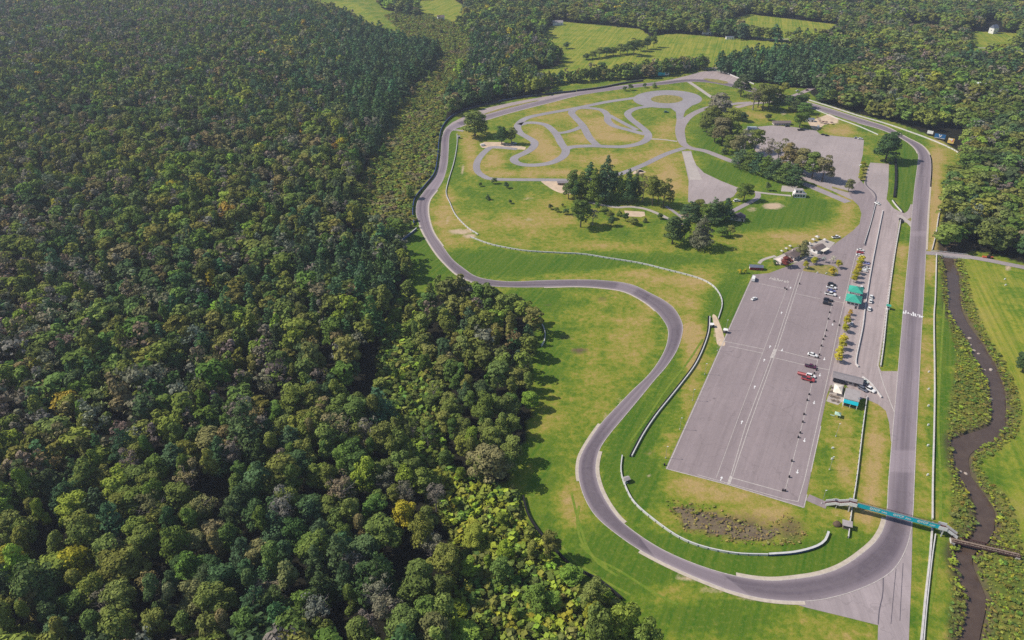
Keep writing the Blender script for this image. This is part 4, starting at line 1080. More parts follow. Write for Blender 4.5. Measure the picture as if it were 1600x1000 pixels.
TINT['reed'] = (0.24, 0.15, 0.07); TINT['straw'] = (0.32, 0.265, 0.09); TINT['weed'] = (0.21, 0.21, 0.045)
RIVER_POLY = RIV_L + RIV_R[::-1]
shrubs('marsh_shrubs', F_MARSH, 3.2, 2.4, 5.0, ['olive', 'weed', 'green', 'olive', 'weed', 'bright', 'tan'], 'grey green marsh shrubs in the boggy strip left of the track', 31, dens=.9)
BELOW = [(-200, 742), (1700, 742), (1700, 1500), (-200, 1500)]; ABOVE = [(-200, 742), (1700, 742), (1700, -50), (-200, -50)]
shrubs('swamp_shrubs', F_SHRUB, 2.8, 3.8, 4.8, ['green', 'olive', 'green', 'bright', 'olive', 'olive', 'bright', 'green'], 'green thicket between the left wood and the middle wood', 32, (BELOW,))
shrubs('swamp_shrubs', F_SHRUB, 2.6, 3.4, 4.4, ['green', 'olive', 'bright', 'lime', 'bright', 'olive', 'lime', 'bright'], 'yellow green thicket between the wood and the lower turn', 36, (ABOVE,))
shrubs('riverside_shrubs', WEST_VEG, 0.95, .5, 1.35, ['olive', 'green', 'weed', 'weed', 'olive', 'lime', 'bright'], 'rough weeds and bushes along the near river bank', 33, (RIVER_POLY,), catg='bank weeds', dens=.6)
shrubs('riverside_shrubs', EAST_VEG, 1.0, .5, 1.35, ['olive', 'green', 'weed', 'bright', 'weed', 'lime', 'green', 'weed'], 'overgrown weeds on the meadow side of the river', 34, (RIVER_POLY,), catg='bank weeds', dens=.6)
shrubs('reeds', [(1036, 780), (1062, 780), (1114, 791), (1150, 808), (1190, 822), (1215, 812), (1228, 800), (1246, 806), (1258, 820), (1260, 838), (1245, 850), (1205, 854), (1150, 850), (1110, 842), (1076, 832), (1062, 828)], 0.8, .38, 0.95, ['reed', 'straw', 'straw', 'weed', 'straw', 'straw', 'straw'], 'brown and straw coloured reeds around the bog pool', 35, (), catg='reeds', dens=.26)
# ------------------------------------------------------------------ single trees inside the circuit (mark, height, width in marks)
IG = {'g': 'pines and broadleaf trees of the infield grove', 's': 'small planted trees on the infield slope', 'p': 'young yellowing trees along the pit stalls', 'r': 'trees between the service road and the upper car park', 'e': 'trees around the far road', 'x': None, 'n': 'saplings beside the far track', 'c': 'trees of the planted island by the clubhouse', 'l': 'trees of the infield grove beside the dark roofed house'}
INF = [
 (742, 213, 38, 42, 'wide', 'olive', 'x', 'large round olive tree inside the far left turn'),
 (784, 225, 27, 20, 'wide', 'dark', 'x', 'dark tree on the gravel, left one of the pair by the kart track'),
 (799, 225, 25, 19, 'round', 'green', 'x', 'dark green tree on the gravel, right one of the pair by the kart track'),
 (772, 287, 9, 9, 'round', 'dark', 's', 'small dark tree just below the west kart road'),
 (751, 291, 6, 6, 'round', 'dark', 's', 'tiny dark sapling nearest the long pale guard rail'),
 (791, 294, 9, 9, 'round', 'dark', 's', 'small tree on the slope left of the gravel yard'),
 (762, 312, 11, 8, 'spruce', 'dark', 's', 'small pointed tree alone on the tan slope'),
 (797, 318, 6, 6, 'round', 'dark', 's', 'tiny sapling on the slope right of the pointed one'),
 (860, 327, 8, 8, 'round', 'dark', 's', 'small dark tree leftmost of the row below the gravel yard'),
 (870, 331, 7, 8, 'round', 'green', 's', 'small tree second from the left in the row below the gravel yard'),
 (884, 335, 9, 10, 'round', 'dark', 's', 'small dark tree touching the big round yellow-green one'),
 (879, 323, 5, 5, 'round', 'green', 's', 'tiny sapling behind the row below the gravel yard'),
 (907, 355, 42, 34, 'wide', 'green', 'x', 'big round tree with yellow-green left side below the grove'),
 (926, 352, 28, 20, 'bare', 'grey', 'x', 'grey thinning tree leaning beside the big round infield tree'),
 (933, 330, 14, 10, 'round', 'green', 's', 'small green tree at the left end of the grey path'),
 (945, 334, 11, 12, 'round', 'green', 's', 'small tree under the grey path, left of the sandy rectangle'),
 (953, 342, 12, 14, 'round', 'olive', 's', 'bushy small olive tree above the round dark one'),
 (955, 353, 15, 13, 'round', 'dark', 's', 'round dark small tree with a long shadow'),
 (968, 337, 12, 9, 'spruce', 'green', 's', 'small pointed tree at the left corner of the sandy rectangle'),
 (977, 345, 12, 12, 'round', 'dark', 's', 'small dark tree below the left side of the sandy rectangle'),
 (990, 351, 11, 15, 'wide', 'olive', 's', 'low wide small tree below the sandy rectangle'),
 (1008, 347, 10, 7, 'spruce', 'dark', 's', 'slim small tree at the right corner of the sandy rectangle'),
 (1031, 342, 9, 9, 'round', 'dark', 's', 'small round tree on the pale path'),
 (888, 310, 24, 20, 'round', 'dark', 'g', 'low dark tree hiding the gravel yard shed, left end of the grove'),
 (896, 300, 34, 20, 'round', 'green', 'g', 'green broadleaf behind the low dark tree at the left of the grove'),
 (908, 312, 42, 22, 'pine', 'green', 'g', 'green pine at the front left of the grove'),
 (920, 304, 48, 22, 'pine', 'pine', 'g', 'tall pine behind the front left of the grove'),
 (928, 316, 50, 22, 'pine', 'green', 'g', 'tall bright pine in the front middle of the grove'),
 (946, 314, 66, 24, 'pine', 'pine', 'g', 'tallest dark pine of the grove'),
 (958, 306, 40, 18, 'round', 'dark', 'g', 'dark tree right behind the tallest grove pine'),
 (967, 316, 44, 14, 'pine', 'green', 'g', 'slim pine standing alone right of the tallest one'),
 (980, 317, 50, 18, 'pine', 'pine', 'g', 'tall blue-green pine in the right part of the grove'),
 (992, 312, 42, 17, 'pine', 'dark', 'g', 'dark pine between the tall blue-green one and the brownish tree'),
 (1004, 315, 38, 20, 'bare', 'tan', 'g', 'brownish thinning tree near the right end of the grove'),
 (1019, 322, 46, 26, 'round', 'olive', 'g', 'olive broadleaf at the right end of the grove'),
 (1036, 324, 44, 28, 'round', 'olive', 'g', 'last olive broadleaf of the grove, beside the grey path'),
 (1050, 381, 42, 34, 'wide', 'dark', 'x', 'dark round tree below the short grey path'),
 (1069, 374, 32, 17, 'round', 'dark', 'x', 'narrow dark tree joined to the dark round one'),
 (1095, 387, 46, 28, 'pine', 'greygreen', 'x', 'grey-green loose conifer at the foot of the infield slope'),
 (1128, 370, 15, 17, 'round', 'green', 'x', 'small tree, left of two on the lawn below the dark roofed house'),
 (1141, 368, 15, 14, 'round', 'olive', 'x', 'small tree, right of two on the lawn below the dark roofed house'),
 (1077, 342, 26, 26, 'pine', 'dark', 'l', 'dark spreading pine left of the house grove'),
 (1092, 336, 24, 18, 'round', 'olive', 'l', 'olive tree at the foot of the fan apron'),
 (1101, 347, 28, 20, 'round', 'green', 'l', 'green tree between the spreading pine and the tall house pine'),
 (1113, 349, 38, 22, 'pine', 'pine', 'l', 'tall pine in the middle of the house grove'),
 (1133, 345, 34, 20, 'pine', 'pine', 'l', 'pine closest to the dark roofed house'),
 (1162, 314, 27, 24, 'round', 'green', 'x', 'round maple above the white car by the fan apron'),
 (1199, 298, 13, 9, 'round', 'dark', 'x', 'small dark round tree on the thin pale drive'),
 (1122, 185, 36, 38, 'wide', 'grey', 'r', 'huge brown-grey tree at the top of the road grove'),
 (1105, 208, 32, 30, 'wide', 'olive', 'r', 'broad olive tree left of the road grove, by the service road'),
 (1128, 226, 40, 34, 'wide', 'tan', 'r', 'broad tan-green tree in the middle of the road grove'),
 (1116, 222, 26, 24, 'round', 'green', 'r', 'bright green tree at the lower left of the road grove'),
 (1146, 228, 34, 24, 'round', 'olive', 'r', 'olive tree on the car park side of the road grove'),
 (1132, 241, 20, 11, 'spruce', 'dark', 'r', 'small pointed dark tree beside the service road'),
 (1160, 190, 14, 16, 'round', 'dark', 'r', 'small dark tree in the shadow right of the huge brown one'),
 (1162, 240, 38, 26, 'bare', 'tan', 'r', 'thin tan tree behind the left end of the green pine row'),
 (1178, 238, 36, 24, 'round', 'olive', 'r', 'olive tree overhanging the left edge of the upper car park'),
 (1198, 256, 36, 24, 'bare', 'grey', 'r', 'bare grey tree behind the green pine row'),
 (1213, 260, 38, 26, 'bare', 'tan', 'r', 'thin brown tree right of the bare grey one'),
 (1232, 266, 40, 28, 'wide', 'tan', 'r', 'broad tan tree above the middle of the pine row'),
 (1252, 274, 40, 28, 'wide', 'tan', 'r', 'broad brown-olive tree near the right end of the pine row'),
 (1268, 280, 40, 28, 'wide', 'olive', 'r', 'tall olive tree second from the right by the car park'),
 (1284, 284, 40, 26, 'round', 'tan', 'r', 'last tall tan tree right of the pine row'),
 (1157, 259, 24, 26, 'pine', 'pine', 'r', 'leftmost green pine of the row under the car park'),
 (1170, 264, 28, 26, 'pine', 'green', 'r', 'second green pine of the row, below the thin tan tree'),
 (1183, 268, 28, 26, 'pine', 'pine', 'r', 'third green pine of the row, below the olive overhanging tree'),
 (1196, 273, 29, 26, 'pine', 'green', 'r', 'fourth pine of the row, in front of the bare grey tree'),
 (1210, 279, 30, 26, 'pine', 'pine', 'r', 'fifth pine of the row, in front of the thin brown tree'),
 (1225, 284, 30, 26, 'pine', 'green', 'r', 'sixth pine of the row, in front of the broad tan tree'),
 (1239, 288, 30, 26, 'pine', 'pine', 'r', 'rightmost green pine of the row under the car park'),
 (1157, 151, 32, 25, 'wide', 'dark', 'e', 'dark oval tree inside the far hairpin'),
 (1176, 172, 36, 26, 'bare', 'tan', 'e', 'brownish loose tree right of the dark oval one'),
 (1191, 172, 40, 26, 'round', 'olive', 'e', 'tall olive tree at the left end of the entry road'),
 (1208, 162, 28, 20, 'round', 'olive', 'e', 'olive tree standing on the entry road verge'),
 (1222, 161, 28, 22, 'tall', 'olive', 'e', 'tree with a clear stem at the middle of the entry road'),
 (1232, 170, 20, 18, 'round', 'dark', 'e', 'dark bushy tree under the entry road'),
 (1250, 168, 22, 22, 'round', 'dark', 'e', 'dark round tree left of the downhill track start'),
 (1256, 178, 16, 22, 'wide', 'green', 'e', 'low wide tree above the small sheds'),
 (1249, 199, 26, 24, 'round', 'green', 'e', 'round green tree between the long brown building and the shed'),
 (1200, 188, 10, 10, 'round', 'dark', 'e', 'small dark tree at the left corner of the long brown building'),
 (1383, 252, 44, 42, 'wide', 'dark', 'x', 'large dark round oak between the upper car park and the track'),
 (1325, 300, 20, 15, 'round', 'tan', 'x', 'lone small tan tree at the bottom of the upper car park'),
 (976, 142, 7, 7, 'round', 'dark', 'n', 'sapling leftmost of the four beside the far track'),
 (985, 141, 9, 9, 'round', 'dark', 'n', 'bushy sapling second of the four beside the far track'),
 (1007, 137, 7, 6, 'round', 'dark', 'n', 'sapling third of the four beside the far track'),
 (1022, 137, 11, 8, 'spruce', 'green', 'n', 'taller green sapling above the oval skid pad'),
 (1258, 420, 12, 10, 'round', 'gold', 'c', 'yellowing small tree at the left end of the island by the clubhouse'),
 (1271, 413, 12, 10, 'round', 'gold', 'c', 'yellowing small tree at the top of the island by the clubhouse'),
 (1286, 410, 9, 9, 'bare', 'pink', 'c', 'pale pink leafless small tree left of its twin'),
 (1301, 411, 10, 11, 'bare', 'pink', 'c', 'pale pink leafless small tree at the top right of the island'),
 (1309, 419, 12, 11, 'round', 'gold', 'c', 'golden small tree at the right end of the island'),
 (1299, 429, 11, 10, 'round', 'gold', 'c', 'yellow green small tree at the lower right of the island'),
 (1251, 405, 27, 20, 'round', 'tan', 'c', 'tall brown-olive tree between the two clubhouse roofs'),
 (1228, 417, 16, 17, 'round', 'red', 'c', 'dark red round tree in front of the clubhouse'),
 (1210, 413, 7, 8, 'shrub', 'dark', 'c', 'small dark bush left of the dark red tree'),
 (1155, 427, 7, 7, 'shrub', 'gold', 'x', 'yellow round bush, left of two by the red barn'),
 (1164, 427, 7, 7, 'shrub', 'gold', 'x', 'yellow round bush touching the red barn end'),
 (1345, 410, 11, 10, 'round', 'gold', 'p', 'golden tree at the top end of the pit row'),
 (1342.5, 416, 11, 11, 'round', 'gold', 'p', 'golden tree second from the top of the pit row'),
 (1340.5, 422, 11, 11, 'round', 'gold', 'p', 'golden tree third from the top of the pit row'),
 (1338.5, 428, 12, 11, 'round', 'gold', 'p', 'golden tree fourth from the top of the pit row'),
 (1336, 434, 12, 11, 'round', 'lime', 'p', 'greenish tree fifth from the top of the pit row'),
 (1333.5, 441, 12, 11, 'round', 'gold', 'p', 'orange tinged tree touching the upper green roof'),
 (1328, 492, 8, 7, 'round', 'orange', 'p', 'small rusty tree just below the lower green roof'),
 (1325, 499, 8, 7, 'round', 'orange', 'p', 'thin rusty tree second below the lower green roof'),
 (1321, 509, 14, 12, 'round', 'gold', 'p', 'full golden tree below the two rusty ones'),
 (1319, 519, 13, 12, 'round', 'gold', 'p', 'golden tree beside the small parked car at the stalls'),
 (1316, 536, 14, 13, 'round', 'gold', 'p', 'golden tree above the gap in the lower pit row'),
 (1314, 546, 14, 13, 'round', 'gold', 'p', 'golden tree in the lower half of the pit row'),
 (1310, 556, 14, 13, 'round', 'gold', 'p', 'golden tree last but one of the pit row'),
 (1308, 566, 14, 13, 'round', 'gold', 'p', 'last golden tree of the pit row, above the grey roof'),
 (1348, 260, 8, 8, 'round', 'lime', 'n2', 'small tree at the top of the car park strip'),
 (1347, 265, 8, 8, 'round', 'lime', 'n2', 'small tree second in the car park strip'),
 (1346, 271, 8, 8, 'round', 'lime', 'n2', 'small tree third in the car park strip'),
 (1345, 276, 8, 8, 'round', 'lime', 'n2', 'small tree fourth in the car park strip'),
 (1344, 282, 8, 8, 'round', 'lime', 'n2', 'small tree at the bottom of the car park strip'),
 (1479, 388, 30, 28, 'wide', 'bright', 'x', 'bright yellow-green tree at the wood corner by the lane bridge'),
 (1597, 580, 26, 28, 'wide', 'dark', 'x', 'dark tree alone in the meadow at the right edge'),
 (967, 1020, 66, 52, 'round', 'bright', 'b', 'tall yellow-green tree at the lower edge right of the thicket'),
 (930, 1030, 70, 50, 'round', 'green', 'b', 'green tree at the lower edge beside the tall yellow-green one'),
 (1000, 1040, 60, 50, 'round', 'olive', 'b', 'rightmost olive tree of the lower edge thicket'),
 (765, 752, 52, 60, 'wide', 'tan', 'x', 'big tan spreading tree at the foot of the middle wood'),
 (620, 372, 30, 36, 'wide', 'green', 'x', 'broad green tree above the dark fence corner by the left turn'),
 (885, 76, 10, 12, 'round', 'dark', 'x', 'dark bush alone in the tan far field'),
]
IG['n2'] = 'small trees in the car park strip'; IG['b'] = 'trees at the lower edge beside the lawn'
INF += [
 (1112, 197, 30, 26, 'round', 'olive', 'r', 'olive tree just below the huge brown-grey one'),
 (1140, 206, 34, 28, 'wide', 'olive', 'r', 'broad olive tree right of the one below the huge brown-grey tree'),
 (1150, 246, 34, 22, 'round', 'tan', 'r', 'tan-green tree above the left end of the green pine row'),
 (1138, 238, 26, 20, 'round', 'green', 'r', 'green tree at the lower right of the road grove'),
 (1184, 168, 30, 22, 'round', 'green', 'e', 'green tree between the brownish loose one and the tall olive one'),
 (1200, 172, 32, 24, 'round', 'dark', 'e', 'dark tree just right of the tall olive one by the entry road'),
 (1214, 172, 18, 18, 'round', 'dark', 'e', 'low dark tree in the shade below the entry road'),
 (1242, 174, 16, 20, 'wide', 'dark', 'e', 'low dark wide tree left of the downhill track start'),
 (938, 308, 46, 20, 'pine', 'dark', 'g', 'dark pine tucked behind the tallest grove pine'),
 (900, 314, 30, 18, 'round', 'dark', 'g', 'dark low tree at the front left foot of the grove'),
 (1028, 318, 34, 20, 'round', 'tan', 'g', 'tan tree between the two olive ones at the grove end'),
 (1121, 346, 30, 20, 'round', 'dark', 'l', 'dark tree squeezed between the two house pines'),
]
for (u, v, hp, wp, kind, cl, g, lb) in INF:
    h, w = px_size(u, v, hp, wp * (1.25 if kind in ('pine', 'spruce', 'bare') or g in 'rel' else 1.12))
    nm = 'bush' if kind == 'shrub' else None
    plant(G(u, v), h, w, kind, TINT[cl], lb, IG.get(g), random.Random(int(u * 31 + v)), nm, 'bush' if kind == 'shrub' else 'tree')
# hedge row of trees in the far field and along the far fence: each a tree
HB = [(916, 93, 9, 13), (926, 92, 12, 14), (936, 90, 15, 16), (947, 88, 14, 16), (958, 87, 13, 15), (969, 85, 15, 16), (980, 84, 18, 14), (990, 87, 26, 20), (1001, 80, 17, 16), (1011, 77, 19, 15), (1021, 74, 21, 11)]
HN = ['low leftmost tree', 'second tree', 'third, taller tree', 'fourth tree', 'fifth tree', 'sixth tree', 'seventh, narrow tree', 'tallest dark round tree', 'ninth tree, right of the tallest,', 'last but one tree', 'slim rightmost tree']
for i, (u, v, hp, wp) in enumerate(HB):
    h, w = px_size(u, v, hp, wp * 1.15)
    plant(G(u, v), h, w, 'round', TINT[('dark', 'green', 'olive')[i % 3]], HN[i] + ' of the hedge across the far green field', 'hedge trees in the far field', random.Random(i))
# ------------------------------------------------------------------ barriers
def wpath(marks, step=2.5, n=6):
    return resample(GN(cat(marks, False, n)), step)
def wall(name, marks, h, th, mat, label, catg='barrier', group=None, tyres=0, cap=None, posts=0, z0=0.0):
    P = wpath(marks)
    o = strip_world(name, P, th / 2, -th / 2, h, mat, None, h - z0)
    tag(o, label, catg, group)
    if cap: strip_world('top_rail', P, th * .8, -th * .8, h + 0.12, cap, o, 0.14)
    if tyres:
        A, _ = ribbon_np(P, tyres, 0)
        Q = resample(A, 0.85); mb = MB()
        for q in Q:
            mb.tube((q[0], q[1], 0.0), (q[0], q[1], 0.95), 0.44, 0.40, 8)
        t = mb.build('tyre_row', M['tyre'], o); t['kind'] = 'stuff'
    if posts:
        A, _ = ribbon_np(P, -th * .5 - .1, 0); mb = MB()
        for q in resample(A, posts): mb.box((q[0], q[1], h * .5), (.16, .16, h))
        t = mb.build('post', M['dark'], o); t['kind'] = 'stuff'
    return o
wall('guard_rail', [(972, 713), (970, 735), (975, 756), (990, 785), (1020, 812), (1060, 840), (1100, 856), (1150, 866), (1200, 868)], 1.0, 0.5, M['armco'], 'long pale guard rail curving inside the bottom turn', posts=4)
wall('guard_rail', [(1201, 868), (1240, 865), (1272, 857), (1288, 847), (1294, 833)], 1.05, 0.6, M['bluerail'], 'blue sided guard rail end near the soil heap', cap=M['armco'])
wall('guard_rail', [(1109, 496), (1107, 520), (1098, 547), (1085, 573), (1065, 600), (1045, 625), (1025, 650), (1005, 680), (987, 714)], 1.1, 0.5, M['armco'], 'pale rail backed by black tyres beside the middle curve', tyres=-0.75)
wall('guard_rail', [(714, 210), (714, 227), (709, 255), (700, 285), (697, 303), (703, 318), (712, 337), (730, 356), (747, 367)], 1.0, 0.5, M['armco'], 'pale guard rail on the inside of the left turn', posts=4)
wall('guard_rail', [(735, 371), (762, 381), (787, 387), (825, 393), (875, 396), (912, 398), (950, 404), (1000, 412), (1037, 421), (1087, 434), (1112, 446), (1125, 462), (1128, 478), (1122, 499)], 1.0, 0.5, M['armco'], 'long pale guard rail along the foot of the infield slope', posts=4)
wall('debris_fence', [(647, 352), (645, 332), (649, 311), (664, 292), (679, 272), (684, 245), (686, 222), (691, 201), (704, 185), (725, 174), (750, 167), (800, 156), (850, 149), (900, 143.5)], 2.0, 0.3, M['dark'], 'tall dark fence with blue top outside the left turn', 'fence', cap=M['bluerail'], posts=5)
wall('debris_fence', [(901, 143), (940, 138), (975, 131), (1005, 127)], 2.2, 0.35, M['dark'], 'dark fence along the far straight in front of the tree belt', 'fence', cap=M['steel'], posts=5)
wall('guard_rail', [(1116, 110), (1133, 114), (1150, 121), (1166, 127), (1178, 132)], 1.3, 0.5, M['armco'], 'white topped rail at the far hairpin under the pines', tyres=0.9)
wall('concrete_wall', [(1264, 157), (1300, 168), (1340, 181), (1375, 191), (1400, 199), (1417, 205), (1450, 217), (1480, 229.5)], 1.15, 0.55, M['conc'], 'white concrete wall on the outside of the downhill turn')
wall('guard_rail', [(1480, 230), (1489, 234), (1497, 239)], 1.0, 0.5, M['armco'], 'short white rail ending the downhill wall', posts=4)
wall('concrete_wall', [(1469, 325), (1465, 345), (1462, 366), (1456, 391)], 1.1, 0.55, M['conc'], 'pale wall between the straight and the right wood')
wall('concrete_wall', [(1463, 398), (1461, 465), (1459, 500), (1460, 600), (1459, 675), (1457, 750), (1456.5, 812)], 1.1, 0.5, M['conc'], 'long white wall right of the main straight')
wall('concrete_wall', [(1456.5, 818), (1452, 875), (1445, 937), (1439, 1000), (1428, 1090)], 1.15, 0.6, M['conc'], 'white wall right of the runoff below the footbridge, track side')
wall('guard_rail', [(1461, 836), (1455, 878), (1446, 962), (1440, 1040)], 0.9, 0.4, M['armco'], 'thin white rail behind the runoff wall')
wall('guard_rail', [(1354, 621), (1347, 675), (1338, 750), (1330, 800), (1325, 841)], 1.2, 0.35, M['armco'], 'thin rail between the pit lawn and the tan verge', posts=4)
wall('pit_wall', [(1407, 345), (1397, 402), (1387, 475), (1380, 540), (1375.5, 573)], 1.1, 0.55, M['conc'], 'white wall between pit lane and grass strip', posts=4)
wall('pit_wall', [(1379, 330), (1362, 415), (1352, 477), (1347, 515), (1337, 564), (1341, 574)], 1.05, 0.55, M['conc'], 'bright white wall between pit stalls and pit lane')
wall('guard_rail', [(1369, 315), (1360, 350), (1350, 382)], 0.9, 0.4, M['armco'], 'thin pale rail above the pit stalls', posts=4)
wall('tyre_wall', [(1399, 250), (1399.5, 280), (1397, 309)], 1.6, 1.6, M['tyre'], 'black tyre wall on the grass by the upper car park lane')
wall('concrete_wall', [(1394, 314), (1400, 322), (1409, 332)], 1.0, 0.5, M['conc'], 'short white wall at the pit exit', tyres=0.9)
wall('guard_rail', [(1275, 172), (1307, 185), (1340, 197), (1372, 211)], 0.9, 0.45, M['armco'], 'pale rail inside the downhill track')
wall('rubber_fence', [(817, 777), (825, 805), (840, 829), (855, 847), (872, 866), (890, 883), (912, 896), (940, 911), (972, 938)], 1.5, 0.6, M['tyre'], 'black rubber fence between the thicket and the lower lawn', 'fence')
wall('guard_rail', [(819, 486), (832, 492), (843, 502), (851, 518), (851, 532), (846, 542)], 1.2, 0.45, M['armco'], 'curved pale rail at the edge of the middle wood', posts=4)
wall('guard_rail', [(612, 387), (632, 374), (651, 359)], 1.6, 0.4, M['bluerail'], 'dark blue sided rail left of the turn by the wood', cap=M['armco'])
wall('concrete_wall', [(1347, 590), (1361, 601), (1377, 622)], 1.0, 0.6, M['conc'], 'pale pit entry wall behind the parked cars')
wall('tyre_wall', [(1405, 343), (1409, 344), (1408, 349)], 1.2, 1.4, M['tyre'], 'black tyre cushion at the top of the pit lane wall')

# ------------------------------------------------------------------ buildings
GLASSY = M['glass']
def win_row(parent, w, d, z, hgt, n, side, frame=True):
    for i in range(n):
        x = -w / 2 + w * (i + .5) / n
        ww = min(1.6, w / n * .55)
        if side in ('f', 'b'):
            y = (-d / 2 - .03) if side == 'f' else (d / 2 + .03)
            f = MB().box((x, y, z), (ww + .2, .06, hgt + .2)).build('window', M['white'], parent)
            MB().box((x, y + (-.04 if side == 'f' else .04), z), (ww, .06, hgt)).build('pane', GLASSY, f)
        else:
            xx = (-w / 2 - .03) if side == 'l' else (w / 2 + .03)
            yy = -d / 2 + d * (i + .5) / n
            f = MB().box((xx, yy, z), (.06, min(1.6, d / n * .55) + .2, hgt + .2)).build('window', M['white'], parent)
            MB().box((xx + (-.04 if side == 'l' else .04), yy, z), (.06, min(1.6, d / n * .55), hgt)).build('pane', GLASSY, f)
def gable(w, d, h, rise, over, axis='x', th=0.18):
    mb = MB(); W, D = w / 2 + over, d / 2 + over
    if axis == 'x':
        a = [(-W, -D, h), (W, -D, h), (W, D, h), (-W, D, h), (-W, 0, h + rise), (W, 0, h + rise)]
        f = [(0, 1, 5, 4), (2, 3, 4, 5), (0, 4, 3), (1, 2, 5), (3, 2, 1, 0)]
    else:
        a = [(-W, -D, h), (W, -D, h), (W, D, h), (-W, D, h), (0, -D, h + rise), (0, D, h + rise)]
        f = [(1, 2, 5, 4), (3, 0, 4, 5), (0, 1, 4), (2, 3, 5), (3, 2, 1, 0)]
    return mb.add([Vector(p) for p in a], f)
def hip(w, d, h, rise, over, k=0.0):
    W, D = w / 2 + over, d / 2 + over
    a = [(-W, -D, h), (W, -D, h), (W, D, h), (-W, D, h), (-W * k, 0, h + rise), (W * k, 0, h + rise)]
    if k == 0:
        return MB().add([Vector(p) for p in a[:5]], [(0, 1, 4), (1, 2, 4), (2, 3, 4), (3, 0, 4), (3, 2, 1, 0)])
    return MB().add([Vector(p) for p in a], [(0, 1, 5, 4), (1, 2, 5), (2, 3, 4, 5), (3, 0, 4), (3, 2, 1, 0)])
def building(name, u, v, w, d, h, yaw, wallm, roofm, rtype, label, rise=2.0, over=0.5, wins=3, door=True, catg='building', group=None, axis='x', k=0.45, winh=1.0):
    b = empty(name, G(u, v), yaw); tag(b, label, catg, group)
    MB().box((0, 0, h / 2 - .1), (w, d, h + .2)).build('wall', wallm, b)
    if rtype == 'gable': gable(w, d, h + .003, rise, over, axis).build('roof', roofm, b)
    elif rtype == 'hip': hip(w, d, h + .003, rise, over, k).build('roof', roofm, b)
    elif rtype == 'flat': MB().box((0, 0, h + .12), (w + over, d + over, .22)).build('roof', roofm, b)
    elif rtype == 'lean':
        W, D = w / 2 + over, d / 2 + over
        MB().add([Vector(p) for p in [(-W, -D, h + .01), (W, -D, h + .01), (W, D, h + rise), (-W, D, h + rise), (-W, -D, h + .2), (W, -D, h + .2), (W, D, h + rise + .2), (-W, D, h + rise + .2)]], [(3, 2, 1, 0), (4, 5, 6, 7), (0, 1, 5, 4), (1, 2, 6, 5), (2, 3, 7, 6), (3, 0, 4, 7)]).build('roof', roofm, b)
    if wins:
        win_row(b, w, d, h * .55, min(winh, h * .45), wins, 'f'); win_row(b, w, d, h * .55, min(winh, h * .45), max(1, int(wins * d / w)), 'l')
    if door:
        dd = MB().box((w * .3, -d / 2 - .05, 1.05), (1.0, .1, 2.1)).build('door', M['dark'], b)
        MB().tube((w * .3 + .38, -d / 2 - .16, 1.05), (w * .3 + .38, -d / 2 - .10, 1.05), .05, n=6).build('handle', M['steel'], dd)
    return b
Y = -PIT
# green roofed race control: two pavilions, a link and stairs
tw = empty('control_tower', G(1331.5, 476.5), Y); tag(tw, 'race control building with two green hipped roofs beside the pits', 'building')
MB().box((0, 0, 2.3), (7.4, 8.4, 4.8)).build('wall', M['pinkwall'], tw)
hip(7.4, 8.4, 4.7, 2.8, 1.0, 0.0).build('roof', M['greenroof'], tw)
MB().box((0.2, 14.2, 2.0), (7.0, 7.4, 4.2)).build('wall', M['pinkwall'], tw)
r2 = hip(7.0, 7.4, 4.1, 2.5, 0.9, 0.0); r2.v = [p + Vector((0.2, 14.2, 0)) for p in r2.v]; r2.build('roof', M['greenroof'], tw)
MB().box((0.4, 7.4, 1.5), (5.8, 5.6, 3.0)).build('link_deck', M['dark'], tw)
rl = MB()
for i in range(8): rl.box((-2.2 + i * .75, 7.0, 3.55), (.14, .14, 1.1))
rl.box((.4, 7.0, 4.1), (5.6, .16, .14)); rl.box((.4, 8.6, 4.1), (5.6, .16, .14)); rl.build('railing', M['white'], tw)
for q in range(3):
    f = MB().box((-2.4 + q * 2.3, -4.24, 3.2), (1.9, .08, 1.3)).build('window', M['white'], tw)
    MB().box((-2.4 + q * 2.3, -4.30, 3.2), (1.7, .08, 1.1)).build('pane', GLASSY, f)
    f = MB().box((3.74, -2.6 + q * 2.4, 3.2), (.08, 1.9, 1.3)).build('window', M['white'], tw)
    MB().box((3.80, -2.6 + q * 2.4, 3.2), (.08, 1.7, 1.1)).build('pane', GLASSY, f)
MB().box((2.2, -4.26, 1.0), (1.1, .1, 2.0)).build('door', M['dark'], tw)

building('garage', 1323, 596.5, 14.2, 5.4, 2.7, Y, M['greyroof'], M['greyroof'], 'gable', 'long low grey roofed garage at the end of the pit stalls', 1.2, .6, 4, True, 'garage')
g = building('pavilion', 1328.5, 628, 7.0, 9.6, 4.6, Y, M['white'], M['flatroof'], 'flat', 'two storey pavilion with flat grey roof and teal front awning', 0, .3, 0, False, 'pavilion')
MB().add([Vector(p) for p in [(-3.5, -5.0, 4.3), (3.5, -5.0, 4.3), (3.5, -6.1, 2.9), (-3.5, -6.1, 2.9), (-3.5, -5.0, 4.15), (3.5, -5.0, 4.15), (3.5, -6.1, 2.75), (-3.5, -6.1, 2.75)]], [(0, 3, 2, 1), (4, 5, 6, 7), (2, 3, 7, 6), (0, 1, 5, 4), (1, 2, 6, 5), (3, 0, 4, 7)]).build('awning', M['teal'], g)
for x in (-3.3, 0, 3.3): MB().tube((x, -6.0, 0), (x, -6.0, 2.8), .09).build('post', M['white'], g)
MB().box((0, -4.86, 1.3), (6.0, .1, 2.2)).build('shopfront', GLASSY, g)
MB().box((3.3, -2.5, 5.0), (.9, .9, .6)).build('vent_box', M['steel'], g)

